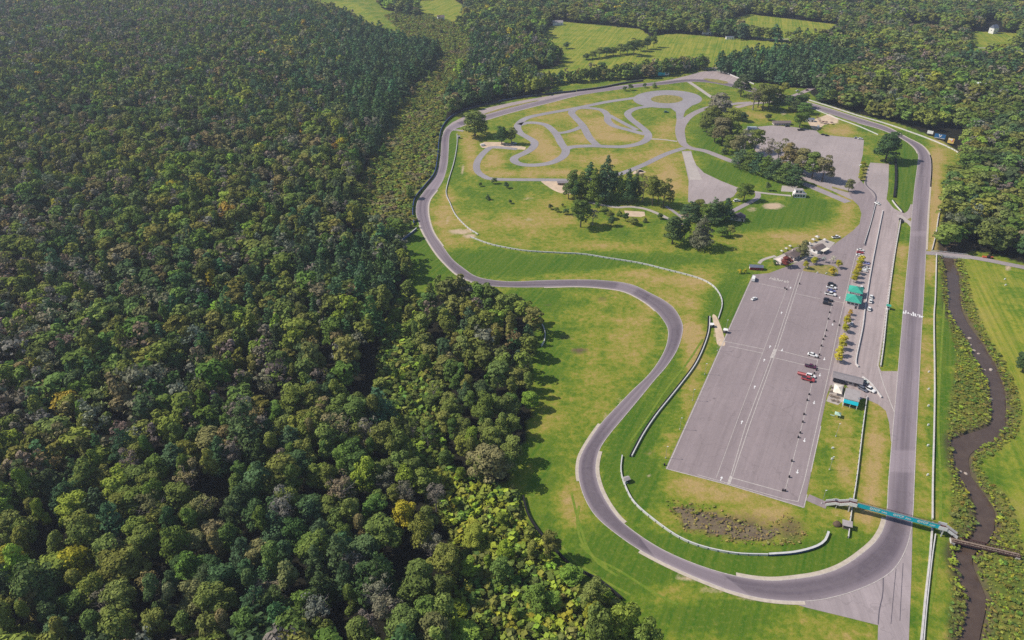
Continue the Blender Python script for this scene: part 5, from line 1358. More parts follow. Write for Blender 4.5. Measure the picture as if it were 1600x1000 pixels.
t = empty('tent', G(1308, 613), Y); tag(t, 'cream canvas tent beside the flat roofed pavilion', 'tent')
hip(3.8, 7.6, 2.3, 1.2, .25, .0).build('canopy', M['cream'], t)
for x in (-1.8, 1.8):
    for y in (-3.6, 3.6): MB().tube((x, y, 0), (x, y, 2.3), .06).build('leg', M['steel'], t)
# picnic tables on the slab
TB = [(1299, 606, 'left of the cream tent, upper one'), (1298, 612, 'left of the cream tent, lower one'), (1298, 619, 'at the lower left of the tent slab'), (1303, 620.5, 'in front of the tent, left of centre'), (1308, 622, 'in front of the tent, right of centre'), (1316, 606, 'between tent and pavilion, upper one'), (1316, 613, 'between tent and pavilion, lower one'), (1301, 626, 'at the bottom edge of the tent slab'), (1308, 628, 'nearest the pavilion awning')]
pt = empty('picnic_table', (0, 0, 0))
mb = MB(); mb.box((0, 0, .75), (1.9, .8, .08)); mb.build('table_top', M['wood'], pt)
for s in (-1, 1):
    MB().box((0, s * .75, .45), (1.9, .28, .06)).build('seat', M['wood'], pt)
    MB().bar((s * .7, -.7, 0), (s * .7, .3, .72), .1, .1).build('leg', M['dark'], pt)
for i, (u, v, lb) in enumerate(TB):
    c = pt if i == 0 else copy_thing(pt)
    c.location = G(u, v); c.rotation_euler = (0, 0, Y + (i % 3) * .5); c.scale = (1.1, 1.1, 1.1)
    tag(c, 'small dark picnic table ' + lb, 'picnic table', 'picnic tables by the cream tent')

b = building('barn', 1181, 420.5, 8.6, 3.6, 2.2, -0.10, M['red'], M['blueroof'], 'gable', 'small red barn with blue grey roof at the paddock corner', 1.3, .3, 0, True, 'barn')
MB().box((-4.34, 0, 1.2), (.1, 1.5, 1.9)).build('barn_door', M['white'], b)
b = building('clubhouse', 1241, 400.5, 13.5, 7.6, 3.0, R(40), M['pinkwall'], M['brownroof'], 'gable', 'brown roofed clubhouse building behind the dark red tree', 2.2, .7, 4, True, 'clubhouse')
MB().box((-2.5, 1.0, 5.0), (.8, .8, 2.0)).build('chimney', M['pinkwall'], b)
building('pool_house', 1220, 410.5, 6.6, 5.6, 2.4, R(28), M['pinkwall'], M['pinkwall'], 'hip', 'pale pink hip roofed building left of the clubhouse', 1.5, .4, 2, True, 'building', k=.3)
b = building('cafe', 1277, 392, 9.0, 5.2, 2.9, R(38), M['white'], M['brownroof'], 'gable', 'brown roofed cafe with white porch right of the clubhouse', 1.6, .7, 3, True, 'cafe')
MB().box((1.5, -4.6, 2.5), (8.0, 3.0, .14)).build('porch_roof', M['cream'], b)
for x in (-2, 1.5, 5): MB().tube((x, -5.9, 0), (x, -5.9, 2.45), .08).build('post', M['white'], b)
# white marquees round the cafe
MQ = [(1264, 384, 3.2, 'upper left of the cafe, beside the olive tree'), (1270, 378, 3.2, 'behind the cafe roof'), (1276, 374, 3.4, 'at the very top of the clubhouse yard'), (1288, 378, 3.0, 'right of the cafe roof'), (1265, 399, 2.6, 'below the olive tree and the cafe'), (1228, 391, 2.4, 'at the upper left of the clubhouse roof'), (1221, 395, 2.4, 'left of the clubhouse roof'), (1234, 387, 2.3, 'at the top of the clubhouse roof')]
mq = empty('marquee', (0, 0, 0))
hip(1, 1, .8, .35, .06, 0).build('canopy', plain('off white canvas', (.62, .58, .55)), mq)
for x in (-.46, .46):
    for y in (-.46, .46): MB().tube((x, y, 0), (x, y, .8), .03, n=5).build('leg', M['steel'], mq)
for i, (u, v, s, lb) in enumerate(MQ):
    c = mq if i == 0 else copy_thing(mq)
    c.location = G(u, v); c.scale = (s * .75, s * .75, s * .85); c.rotation_euler = (0, 0, R(38))
    tag(c, 'small white marquee ' + lb, 'marquee', 'white marquees round the clubhouse')
# white modern house
h = empty('white_house', G(1248, 307), R(-6)); tag(h, 'white modern two storey house with flat grey roofs on the infield hill', 'house')
MB().box((0, 0, 1.6), (9.6, 6.0, 3.4)).build('wall', M['white'], h)
MB().box((-.6, .8, 4.6), (6.2, 4.2, 2.6)).build('upper_wall', M['white'], h)
MB().box((-.6, .8, 6.0), (6.6, 4.6, .22)).build('roof', M['flatroof'], h)
MB().box((.4, -1.9, 3.42), (9.9, 2.4, .2)).build('terrace_roof', M['flatroof'], h)
for x in (-3.4, -1.2, 1.0, 3.2):
    f = MB().box((x, -3.04, 1.7), (1.6, .08, 1.8)).build('window', M['dark'], h); MB().box((x, -3.1, 1.7), (1.4, .08, 1.6)).build('pane', GLASSY, f)
for x in (-2.4, .6):
    f = MB().box((x, -1.34, 4.6), (1.8, .08, 1.4)).build('window', M['dark'], h); MB().box((x, -1.4, 4.6), (1.6, .08, 1.2)).build('pane', GLASSY, f)
MB().box((-4.9, -1.8, 1.2), (.3, 3.0, 2.4)).build('porch_screen', M['dark'], h)
b = building('dark_roof_house', 1155, 343, 8.2, 6.4, 2.7, R(-18), M['pinkwall'], M['darkroof'], 'gable', 'small house with dark purple roof and white gable beside the pines', 2.2, .4, 2, True, 'house', axis='y')
MB().box((-5.4, -.6, 1.1), (2.4, 3.0, 2.2)).build('side_porch', M['white'], b)
building('shed', 879, 288, 8.6, 4.0, 2.2, R(-3), M['wood'], M['greyroof'], 'gable', 'grey roofed open shed by the gravel yard left of the grove', 1.0, .6, 2, False, 'shed')
b = building('long_building', 1220.5, 194.5, 17.5, 6.0, 2.6, R(0), M['pinkwall'], M['brownroof'], 'gable', 'long brown roofed building at the top of the upper car park', 1.6, .8, 7, True, 'building')
building('shed', 1265, 189.5, 8.0, 5.0, 2.6, R(-8), M['white'], M['blueroof'], 'gable', 'small white shed with grey roof beside the round green tree', 1.3, .3, 2, True, 'shed')
building('toll_house', 1222, 158, 9.0, 3.6, 2.6, R(14), M['cream'], M['greyroof'], 'gable', 'small pale entry house among the trees of the entry road', 1.0, .3, 2, True, 'building')
building('road_shelter', 1243, 153, 16.0, 3.2, 1.8, R(17), M['rust'], M['darkroof'], 'flat', 'dark red sided bridge parapet on the entry road', 0, .3, 0, False, 'bridge')
building('booth', 978.5, 752.5, 2.4, 2.2, 2.0, R(20), M['white'], M['flatroof'], 'gable', 'tiny pale marshal booth behind the bottom turn guard rail', .7, .25, 1, True, 'booth')
building('booth', 1112, 510.5, 2.2, 2.4, 1.8, R(0), M['dark'], M['white'], 'flat', 'tiny dark marshal booth with pale roof beside the tyre rail', .5, .2, 1, True, 'booth')
building('booth', 1133, 519.5, 2.4, 1.8, 1.8, R(-25), M['dark'], M['white'], 'lean', 'small white topped booth on the paddock edge by the sandy track', .4, .1, 1, True, 'booth')
building('booth', 717, 216, 2.6, 2.4, 2.2, R(5), M['white'], M['flatroof'], 'gable', 'small white marshal booth inside the far left turn', .7, .2, 1, True, 'booth')
b = building('marshal_stand', 1322, 824.5, 3.0, 2.0, 2.2, R(-18), M['wood'], M['flatroof'], 'lean', 'pale roofed marshal stand on the rail end below the footbridge', .5, .5, 0, False, 'stand')
MB().box((0, -1.06, 1.5), (2.6, .08, .9)).build('opening', M['dark'], b)
s = empty('timing_stand', G(1387, 483), Y); tag(s, 'small green roofed timing stand on the pit wall', 'stand')
MB().box((0, 0, 1.3), (1.8, 1.6, 2.6)).build('wall', M['white'], s); MB().box((0, 0, 2.75), (2.8, 2.6, .25)).build('roof', M['greenroof'], s)
f = MB().box((0, -.83, 1.6), (1.3, .08, .8)).build('window', GLASSY, s)
mb = MB(); r5 = random.Random(4); rings = []
for i in range(6):
    t = i / 5; rr = 1.9 * math.sqrt(max(.02, 1 - t * t)); rings.append([Vector((math.cos(a) * rr * r5.uniform(.85, 1.12), math.sin(a) * rr * .85 * r5.uniform(.85, 1.12), t * 1.7)) for a in [j * .5236 for j in range(12)]])
mb.loft(rings); o = mb.build('soil_heap', M['boulder'], None, True); o.location = G(1308, 820); tag(o, 'round brown soil heap beside the marshal stand', 'soil heap')
c = empty('gazebo', G(1308, 651), Y); tag(c, 'small pale green gazebo on the lawn below the pavilion', 'gazebo')
hip(2.6, 2.6, 1.9, .9, .2, 0).build('canopy', plain('pale green canvas', (.36, .52, .42)), c)
for x in (-1.2, 1.2):
    for y in (-1.2, 1.2): MB().tube((x, y, 0), (x, y, 1.9), .06, n=5).build('leg', M['steel'], c)
MB().box((-2.2, -.3, .3), (2.2, .5, .1)).build('bench', plain('pale green boards', (.36, .5, .42)), c)
# umbrellas in the sandy yard
um = empty('parasol', (0, 0, 0))
hip(2.6, 2.6, 2.0, .8, .1, 0).build('canopy', M['rust'], um); MB().tube((0, 0, 0), (0, 0, 2.6), .05, n=5).build('pole', M['wood'], um)
for i, (u, v, lb) in enumerate([(1281, 192, 'left end of the row in the sandy yard'), (1286, 193, 'second in the sandy yard row'), (1291, 193.5, 'third in the sandy yard row'), (1299, 194, 'right end of the row in the sandy yard'), (1277, 186, 'behind the row, next to the white shed')]):
    q = um if i == 0 else copy_thing(um); q.location = G(u, v); q.scale = (1.1, 1.1, 1)
    tag(q, 'rusty brown parasol ' + lb, 'parasol', 'brown parasols in the sandy yard')
# distant houses
building('white_barn', 1551, 52, 10, 9, 8.5, R(20), M['white'], M['blueroof'], 'gable', 'tall white barn standing in the far right field', 5, .3, 2, True, 'barn')
building('far_house', 1487, 62, 16, 9, 5, R(-10), M['pinkwall'], plain('pink roof', (.5, .25, .22)), 'gable', 'distant house with pinkish roof among the right trees', 3, .3, 3, True, 'house')
building('far_house', 871, 39, 18, 9, 4.5, R(10), M['white'], M['flatroof'], 'gable', 'white farmhouse at the top left of the far green field', 3, .3, 3, True, 'house')
building('far_house', 1104, 53, 14, 9, 5, R(-10), M['white'], M['flatroof'], 'gable', 'white house between trees on the right of the far field', 3, .3, 3, True, 'house')
building('far_house', 689, 31, 12, 8, 5, R(15), M['white'], M['brownroof'], 'gable', 'small far house beside the rounded green field', 3, .3, 2, True, 'house')
building('far_house', 1140, 61, 12, 6, 3.5, R(0), M['white'], M['blueroof'], 'flat', 'low pale house on the distant road', 0, .3, 3, True, 'house')
building('wood_house', 1526, 151, 13, 9, 15.5, R(-25), M['pinkwall'], M['white'], 'flat', 'pale flat roofed house hidden in the right wood', 0, .4, 3, True, 'house')

# ------------------------------------------------------------------ billboards
def board(u, v, w, h, z0, yaw, mat, label, extra=None, group='billboards above the downhill turn'):
    b = empty('billboard', G(u, v), yaw); tag(b, label, 'billboard', group)
    MB().box((0, 0, z0 + h / 2), (w, .25, h)).build('panel', mat, b)
    for x in (-w * .35, w * .35): MB().box((x, .22, (z0 + h * .5) / 2), (.22, .16, z0 + h * .5)).build('post', M['dark'], b)
    if extra: extra(b, w, h, z0)
    return b
def vee(b, w, h, z0):
    mb = MB()
    for a, c in (((-1.2, h * .95), (0.1, h * .35)), ((1.2, h * .85), (0.1, h * .35)), ((.1, h * .4), (.1, h * .05))):
        mb.bar((a[0], -.16, z0 + a[1]), (c[0], -.16, z0 + c[1]), .06, .75)
    mb.build('emblem', M['white'], b)
    MB().box((0, -.15, z0 + .35), (w * .9, .05, .35)).build('caption_band', M['white'], b)
def blob(b, w, h, z0):
    MB().box((w * .2, -.15, z0 + h * .6), (w * .35, .05, h * .55)).build('emblem', M['orange'], b)
    MB().box((-w * .1, -.17, z0 + h * .8), (w * .7, .05, h * .22)).build('caption_band', M['white'], b)
    MB().box((w * .12, -.19, z0 + h * .55), (w * .16, .05, h * .2)).build('spot', M['white'], b)
board(1452, 212, 5.6, 3.2, 2.0, R(-42), M['white'], 'blank white billboard above the downhill wall, left of the blue one', None)
board(1467, 219, 10.0, 4.4, 1.8, R(-36), M['blue'], 'blue billboard with a white forked emblem', vee)
board(1484, 226, 5.6, 5.0, 1.4, R(-42), M['yellow'], 'yellow billboard with a red and white spot', blob)
board(1033, 119.5, 9.0, 4.0, 1.2, R(5), M['teal'], 'teal billboard by the far straight', None, 'billboards by the far straight')
board(1041.5, 119, 5.6, 4.2, 1.2, R(0), M['white'], 'white billboard with a blue panel by the far straight', lambda b, w, h, z0: MB().box((0, -.15, z0 + h * .5), (w * .6, .05, h * .5)).build('emblem', M['blueroof'], b), 'billboards by the far straight')

# ------------------------------------------------------------------ footbridge over the straight
B0, B1 = G(1335, 799), G(1462, 833)
bd = (B1 - B0).normalized(); L = (B1 - B0).length; ya = math.atan2(bd.y, bd.x)
fb = empty('footbridge', B0, ya); tag(fb, 'teal banner footbridge crossing the main straight', 'footbridge')
ZB, PH = 4.0, 2.35
MB().box((L / 2, 0, ZB - .12), (L, 2.2, .3)).build('deck', M['rust'], fb)
MB().box((L / 2, -1.2, ZB + PH / 2 - .1), (L, .12, PH)).build('banner', M['teal'], fb)
rb = MB(); rb.box((L / 2, 1.15, ZB + 1.15), (L, .1, .12)); rb.box((L / 2, 1.15, ZB + .6), (L, .08, .1))
for i in range(22): rb.box((L * i / 21, 1.15, ZB + .6), (.1, .1, 1.2))
rb.build('railing', M['rust'], fb)
MB().box((L / 2, -1.2, ZB + PH - .06), (L, .24, .16)).build('top_rail', M['steel'], fb)
def words(txt, size, x, z, parent, mat, name='lettering'):
    cu = bpy.data.curves.new(name, 'FONT'); cu.body = txt; cu.size = size; cu.extrude = .015; cu.offset = .025; cu.align_x = 'LEFT'
    tmp = bpy.data.objects.new(name, cu); COL.objects.link(tmp)
    bpy.context.view_layer.update()
    me = bpy.data.meshes.new_from_object(tmp.evaluated_get(bpy.context.evaluated_depsgraph_get()))
    bpy.data.objects.remove(tmp)
    me.materials.clear(); me.materials.append(mat)
    o = link(bpy.data.objects.new(name, me)); o.parent = parent
    o.location = (x, -1.28, z); o.rotation_euler = (R(90), 0, 0)
    return o
for x in (L * .16, L * .45, L * .74):
    words('FCP', 1.55, x + 1.3, ZB + .62, fb, M['white']); words('EURO', .8, x + 4.6, ZB + .62, fb, M['white'])
    mb = MB(); n = 20
    ro = [(x + .5 + .62 * math.cos(6.283 * i / n), -1.285, ZB + 1.15 + .62 * math.sin(6.283 * i / n)) for i in range(n)]
    ri = [(x + .5 + .3 * math.cos(6.283 * i / n), -1.285, ZB + 1.15 + .3 * math.sin(6.283 * i / n)) for i in range(n)]
    mb.add(ro + ri, [(i, (i + 1) % n, n + (i + 1) % n, n + i) for i in range(n)]); mb.build('emblem', M['white'], fb)
for x in (-1.6, L + 1.4):
    MB().box((x, 0, ZB - .12), (3.2, 3.0, .3)).build('landing', M['rust'], fb)
    MB().box((x, -1.5, ZB + .75), (3.2, .12, 1.9)).build('side_panel', M['white'], fb)
    MB().box((x, 1.5, ZB + .75), (3.2, .12, 1.5)).build('side_panel', M['white'], fb)
    for y in (-1.2, 1.2): MB().box((x - .9 if x < 0 else x + .4, y, ZB / 2), (.4, .4, ZB)).build('leg', M['armco'], fb)
def flight(x0, z0, x1, z1, y0=-1.35, w=2.0):
    st = MB(); n = 14
    for i in range(n):
        t = (i + .5) / n
        st.box((x0 + (x1 - x0) * t, y0 + w / 2 + .2, z0 + (z1 - z0) * t), (abs(x1 - x0) / n * 1.15, w, .12))
    st.build('stair', M['rust'], fb)
    for y in (y0, y0 + w + .35):
        MB().add([Vector((x0, y - .05, z0 - .35)), Vector((x1, y - .05, z1 - .35)), Vector((x1, y - .05, z1 + 1.25)), Vector((x0, y - .05, z0 + 1.25)), Vector((x0, y + .05, z0 - .35)), Vector((x1, y + .05, z1 - .35)), Vector((x1, y + .05, z1 + 1.25)), Vector((x0, y + .05, z0 + 1.25))],
                 [(0, 1, 2, 3), (7, 6, 5, 4), (0, 4, 5, 1), (1, 5, 6, 2), (2, 6, 7, 3), (3, 7, 4, 0)]).build('side_panel', M['white'], fb)
flight(-3.2, ZB, -6.8, 2.2); flight(-8.4, 2.2, -12.0, .2)
MB().box((-7.6, 0, 2.08), (1.6, 3.0, .22)).build('landing', M['rust'], fb)
MB().box((-7.6, -1.4, 2.75), (1.6, .1, 1.6)).build('side_panel', M['white'], fb)
MB().box((-7.6, 1.2, 2.75), (1.6, .1, 1.4)).build('side_panel', M['white'], fb)
for y in (-1.2, 1.0): MB().box((-7.6, y, 1.0), (.25, .25, 2.0)).build('leg', M['armco'], fb)
flight(L + 3.0, ZB, L + 7.6, 1.4)

# dark truss footbridge over the river
T0, T1 = G(1485, 846), G(1592, 871)
td = (T1 - T0).normalized(); TLn = (T1 - T0).length
tb = empty('truss_bridge', T0, math.atan2(td.y, td.x)); tag(tb, 'dark brown truss footbridge with pale planks over the river', 'footbridge')
MB().box((TLn / 2, 0, 1.05), (TLn, 2.2, .2)).build('plank_deck', M['wood'], tb)
for y in (-1.25, 1.25):
    tr = MB(); n = 24
    tr.box((TLn / 2, y, 2.35), (TLn, .22, .26)); tr.box((TLn / 2, y, .92), (TLn, .22, .30))
    for i in range(n + 1):
        x = TLn * i / n; tr.box((x, y, 1.6), (.13, .15, 1.5))
        if i < n: tr.bar((x, y, 1.0 if i % 2 else 2.3), (x + TLn / n, y, 2.3 if i % 2 else 1.0), .1, .12)
    tr.build('truss', M['rust'], tb)
for x in (.6, TLn - .8): MB().box((x, 0, .35), (1.6, 3.0, 1.1)).build('abutment', M['conc'], tb)
# lane bridge over the river
K0, K1 = G(1456, 395.5), G(1514, 402)
kd = (K1 - K0).normalized(); KL = (K1 - K0).length
kb = empty('lane_bridge', K0, math.atan2(kd.y, kd.x)); tag(kb, 'low grey lane bridge with pale rails over the river', 'bridge')
MB().box((KL / 2, 0, -.55), (KL, 6.6, 1.2)).build('slab', M['conc'], kb)
for y in (-3.3, 3.3):
    g = MB(); g.box((KL / 2, y, .75), (KL, .16, .35))
    for i in range(8): g.box((KL * i / 7, y, .4), (.16, .16, .9))
    g.build('guard_rail', M['armco'], kb)

# ------------------------------------------------------------------ vehicles
def paintmat():
    m, nt = new_mat('vehicle paint')
    oi = N(nt, 'ShaderNodeObjectInfo'); out_bsdf(nt, oi.outputs['Color'], 0.32, 0.5); return m
PAINT = paintmat()
def car_proto(kind):
    r = empty('parked_car', (0, 0, 0))
    if kind == 'car': secs = [(-2.2, .42, .72, .78), (-1.9, .3, .86, .86), (-.9, .28, .92, .9), (.9, .28, .92, .9), (1.7, .3, .84, .86), (2.2, .42, .68, .74)]; cab = [(-1.75, .90, .66), (-1.15, 1.42, .60), (.25, 1.45, .60), (1.05, .92, .68)]
    elif kind == 'suv': secs = [(-2.4, .45, .98, .84), (-2.2, .36, 1.05, .92), (-1, .34, 1.08, .95), (1, .34, 1.08, .95), (2.0, .36, 1.0, .92), (2.4, .45, .85, .8)]; cab = [(-2.25, 1.05, .80), (-2.0, 1.75, .72), (.4, 1.78, .72), (1.2, 1.08, .78)]
    elif kind == 'pickup': secs = [(-2.8, .5, .98, .92), (-2.6, .42, 1.05, .97), (-.6, .4, 1.05, .97), (1.2, .4, 1.1, .97), (2.4, .42, 1.05, .95), (2.8, .5, .9, .85)]; cab = [(-.75, 1.06, .86), (-.6, 1.82, .76), (.8, 1.84, .76), (1.5, 1.1, .84)]
    else: secs = [(-3.0, .5, 2.3, .98), (-2.9, .42, 2.45, 1.02), (-1, .4, 2.5, 1.04), (1.3, .4, 2.5, 1.04), (2.1, .42, 1.5, 1.0), (2.9, .5, 1.1, .9)]; cab = [(1.32, 1.5, .95), (1.36, 2.3, .85), (1.5, 2.35, .85), (2.35, 1.42, .93)]
    b = MB(); b.loft([[Vector((x, -w, z0)), Vector((x, w, z0)), Vector((x, w * .97, z1 * .72 + z0 * .28)), Vector((x, w * .86, z1)), Vector((x, -w * .86, z1)), Vector((x, -w * .97, z1 * .72 + z0 * .28))] for x, z0, z1, w in secs])
    b.build('body', PAINT, r)
    g = MB(); base = cab[0][1] - .1
    rear, r1, r2, fr = cab
    vs = []
    for x, z, w in ((rear[0], rear[1] - .06, rear[2] + .05), (r1[0], r1[1], r1[2]), (r2[0], r2[1], r2[2]), (fr[0], fr[1] - .06, fr[2] + .05)):
        vs += [Vector((x, -w, z)), Vector((x, w, z))]
    g.add(vs, [(0, 1, 3, 2), (4, 5, 7, 6), (0, 2, 4, 6), (1, 7, 5, 3), (0, 6, 7, 1)]); g.build('windows', M['glass'], r)
    MB().add([Vector((r1[0], -r1[2], r1[1] + .01)), Vector((r1[0], r1[2], r1[1] + .01)), Vector((r2[0], r2[2], r2[1] + .01)), Vector((r2[0], -r2[2], r2[1] + .01)), Vector((r1[0] + .1, -r1[2] + .1, r1[1] + .06)), Vector((r1[0] + .1, r1[2] - .1, r1[1] + .06)), Vector((r2[0] - .1, r2[2] - .1, r2[1] + .06)), Vector((r2[0] - .1, -r2[2] + .1, r2[1] + .06))], [(4, 5, 6, 7), (0, 1, 5, 4), (1, 2, 6, 5), (2, 3, 7, 6), (3, 0, 4, 7)]).build('roof', PAINT, r)
    if kind == 'pickup': MB().box((-1.75, 0, 1.06), (1.8, 1.5, .06)).build('cargo_bed', M['dark'], r)
    wb = secs[-1][0] * .62
    for x in (-wb, wb):
        for y in (-1, 1):
            w = MB().tube((x, y * (secs[2][3] - .22), .34), (x, y * (secs[2][3] + .02), .34), .36, n=12).build('wheel', M['tyre'], r)
    for y in (-.6, .6):
        MB().box((secs[-1][0] - .03, y, secs[-1][2] - .12), (.1, .35, .16)).build('headlight', M['white'], r)
    return r
CARS = {k: car_proto(k) for k in ('car', 'suv', 'pickup', 'van')}
first = set()
A0 = math.atan2(CX.y, CX.x); A1 = math.atan2(AX.y, AX.x)
def car(kind, u, v, yaw, col, label, s=1.12, group='vehicles parked around the circuit', name=None):
    p = CARS[kind]
    c = p if kind not in first else copy_thing(p)
    first.add(kind)
    c.name = name or {'car': 'parked_car', 'suv': 'parked_suv', 'pickup': 'pickup_truck', 'van': 'parked_van'}[kind]
    c.location = G(u, v); c.location.z = .10; c.rotation_euler = (0, 0, yaw); c.scale = (s, s, s)
    for ch in c.children:
        if ch.data.materials[0] == PAINT: ch.color = (*col, 1)
    tag(c, label, {'car': 'car', 'suv': 'car', 'pickup': 'pickup truck', 'van': 'van'}[kind], group)
    return c
W_, K_, S_, Bl, Rd, Mr = (.78, .77, .76), (.02, .02, .03), (.35, .36, .38), (.12, .14, .34), (.42, .06, .07), (.10, .02, .06)
car('suv', 1299.5, 446, A0 + .05, K_, 'black car at the top of the paddock row of parked cars')
car('pickup', 1298.5, 450.5, A0, W_, 'white pickup just below the black car in the paddock row')
car('car', 1299, 455.5, A0, Bl, 'blue car between two white ones in the paddock row')
car('pickup', 1297, 461, A0, W_, 'white pickup at the lower end of the upper paddock row', 1.25)
car('suv', 1293, 470.5, A0 + .08, K_, 'upper one of two black cars side by side in the paddock')
car('suv', 1292, 475.5, A0, K_, 'lower one of two black cars side by side in the paddock')
car('van', 1177, 437.5, A1 + .08, W_, 'white box van at the upper left paddock corner', 1.05)
car('car', 1178, 468, A1 - .5, W_, 'white car alone on the left of the paddock', 1.1)
car('car', 1269.5, 556, A0 - .1, W_, 'white car beside the paddock crossing lines', 1.25)
car('pickup', 1266, 574, A0, Mr, 'dark maroon pickup above the red flatbed', 1.1)
car('pickup', 1262, 594, A0, Rd, 'dark red pickup below the red flatbed', 1.25)
car('suv', 1266.5, 589, A0, W_, 'white tow car in front of the red flatbed', 1.05)
fbd = empty('flatbed_trailer', G(1255, 586.5), A0); tag(fbd, 'long faded red flatbed trailer in the paddock', 'trailer')
MB().box((0, 0, .75), (6.4, 2.1, .22)).build('bed', plain('faded red paint', (.52, .17, .17)), fbd)
MB().box((0, 1.05, 1.0), (6.4, .08, .35)).build('side_board', M['red'], fbd); MB().box((0, -1.05, 1.0), (6.4, .08, .35)).build('side_board', M['red'], fbd)
for x in (-1.4, -.5):
    for y in (-.95, .95): MB().tube((x, y - .1, .35), (x, y + .1, .35), .35, n=10).build('wheel', M['tyre'], fbd)
MB().bar((3.2, 0, .7), (4.6, 0, .6), .14, .14).build('tow_bar', M['dark'], fbd)
car('car', 1361, 465, A1, W_, 'white car in the pit lane, upper one of three', 1.15)
car('car', 1360, 472, A1, W_, 'white car in the pit lane, middle one of three', 1.15)
car('car', 1358, 484, A1, W_, 'white car in the pit lane, lowest of three', 1.15)
car('car', 1353, 412.5, A0, (.3, .32, .6), 'pale blue car in the upper pit stalls', 1.0)
car('car', 1354.5, 420.5, A0, W_, 'white car under the golden trees of the upper stalls', 1.0)
car('van', 1350, 424.5, A0, W_, 'white van beside the golden pit trees', .8)
car('car', 1346, 450, A1, W_, 'white car tucked beside the upper green roof', 1.0)
car('car', 1330, 507, A1, W_, 'white car alone at the lower pit stalls', .95)
car('car', 1344.5, 392, A0 + .1, W_, 'white car at the top end of the stalls, above a red one', 1.05)
car('car', 1343.5, 395.5, A0 + .1, Rd, 'red car at the top end of the pit stalls', 1.1)
car('car', 1343, 400, A0 + .1, W_, 'white car at the top end of the stalls, below a red one', 1.05)
car('suv', 1309.5, 597.5, A0, K_, 'black car parked in front of the low grey garage', 1.15)
car('suv', 1315, 599, A0, K_, 'second black car in front of the low grey garage', 1.05)
car('suv', 1348, 609.5, A0 - .5, (.12, .13, .17), 'dark grey car left of the white pickup at the pit entry', 1.05)
car('pickup', 1357, 609.5, A0 - .45, W_, 'white pickup parked against the pit entry wall', 1.25)
car('car', 1350.5, 597, A0 - .4, (.55, .6, .55), 'pale green car close to the garage corner', 1.0)
car('pickup', 1306, 372, R(10), W_, 'white pickup on the grass above the cafe', 1.15)
car('suv', 1151, 315, R(15), W_, 'white car under the round maple by the fan apron', 1.2)
rv = car('van', 1177, 203, R(-2), (.50, .56, .62), 'long pale blue bus at the left end of the upper car park', 1.5, name='parked_bus'); rv['category'] = 'bus'; rv.scale = (2.2, 1.4, 1.3)
car('suv', 1157, 208, R(10), K_, 'dark car at the left corner of the upper car park', 1.2)
car('car', 1230, 198, R(5), K_, 'dark car in front of the long brown building', 1.15)
car('pickup', 1251, 204, R(0), K_, 'black pickup below the round green tree of the upper car park', 1.25)
car('van', 1278, 199.5, R(80), W_, 'white van at the edge of the sandy yard', .9)
car('car', 1344, 217.5, R(0), W_, 'white car at the top right corner of the upper car park', 1.2)
car('car', 1338, 216.5, R(0), S_, 'silver car at the top right corner of the upper car park', 1.1)
car('suv', 1344, 260, R(75), W_, 'white car beside the young trees of the car park strip', 1.1)
car('car', 1286, 211, R(0), K_, 'small dark car at the upper edge of the car park, left one', 1.0)
car('car', 1292, 212.5, R(0), K_, 'small dark car at the upper edge of the car park, right one', 1.0)
car('car', 1390, 256, R(70), K_, 'dark car in the shade of the large oak', 1.1)
car('car', 1246, 142.5, R(25), W_, 'white car on the entry road under the far wood', 1.1)
car('car', 1261, 141.5, R(25), Mr, 'dark red car at the far end of the entry road', 1.1)
car('suv', 803, 225, R(10), (.3, .36, .45), 'blue grey car under the pair of kart track trees', 1.15)
car('van', 755, 228, R(20), W_, 'white van on the gravel at the left kart corner', .8)
car('suv', 1041, 176, R(0), (.08, .2, .16), 'dark green van on the grass below the skid pad', 1.1)
car('car', 1370.5, 319, A1 + .9, W_, 'white car at the head of the pit stalls', 1.2)
car('car', 1001, 268.5, R(0), K_, 'black car on the small pale pad above the grove', 1.1)
patch('small_pad', [(990, 268), (1000, 264), (1010, 269), (1000, 272), (988, 272)], 0.062, M['sand'], False, 'small pale pad above the pine grove', 'yard')
tr_ = empty('tractor', G(1546, 403.5), R(-15)); tag(tr_, 'orange red tractor parked by the meadow lane', 'tractor')
MB().box((.9, 0, 1.0), (2.2, 1.0, .9)).build('hood', M['orange'], tr_); MB().box((-.8, 0, 1.7), (1.4, 1.3, 1.6), 0, .85).build('cab', M['rust'], tr_)
for x, rr in ((-.9, .85), (1.5, .55)):
    for y in (-.9, .9): MB().tube((x, y - .2, rr), (x, y + .2, rr), rr, n=14).build('wheel', M['tyre'], tr_)
MB().box((-3.4, 0, .7), (2.6, 1.8, .8)).build('trailer', M['orange'], tr_)

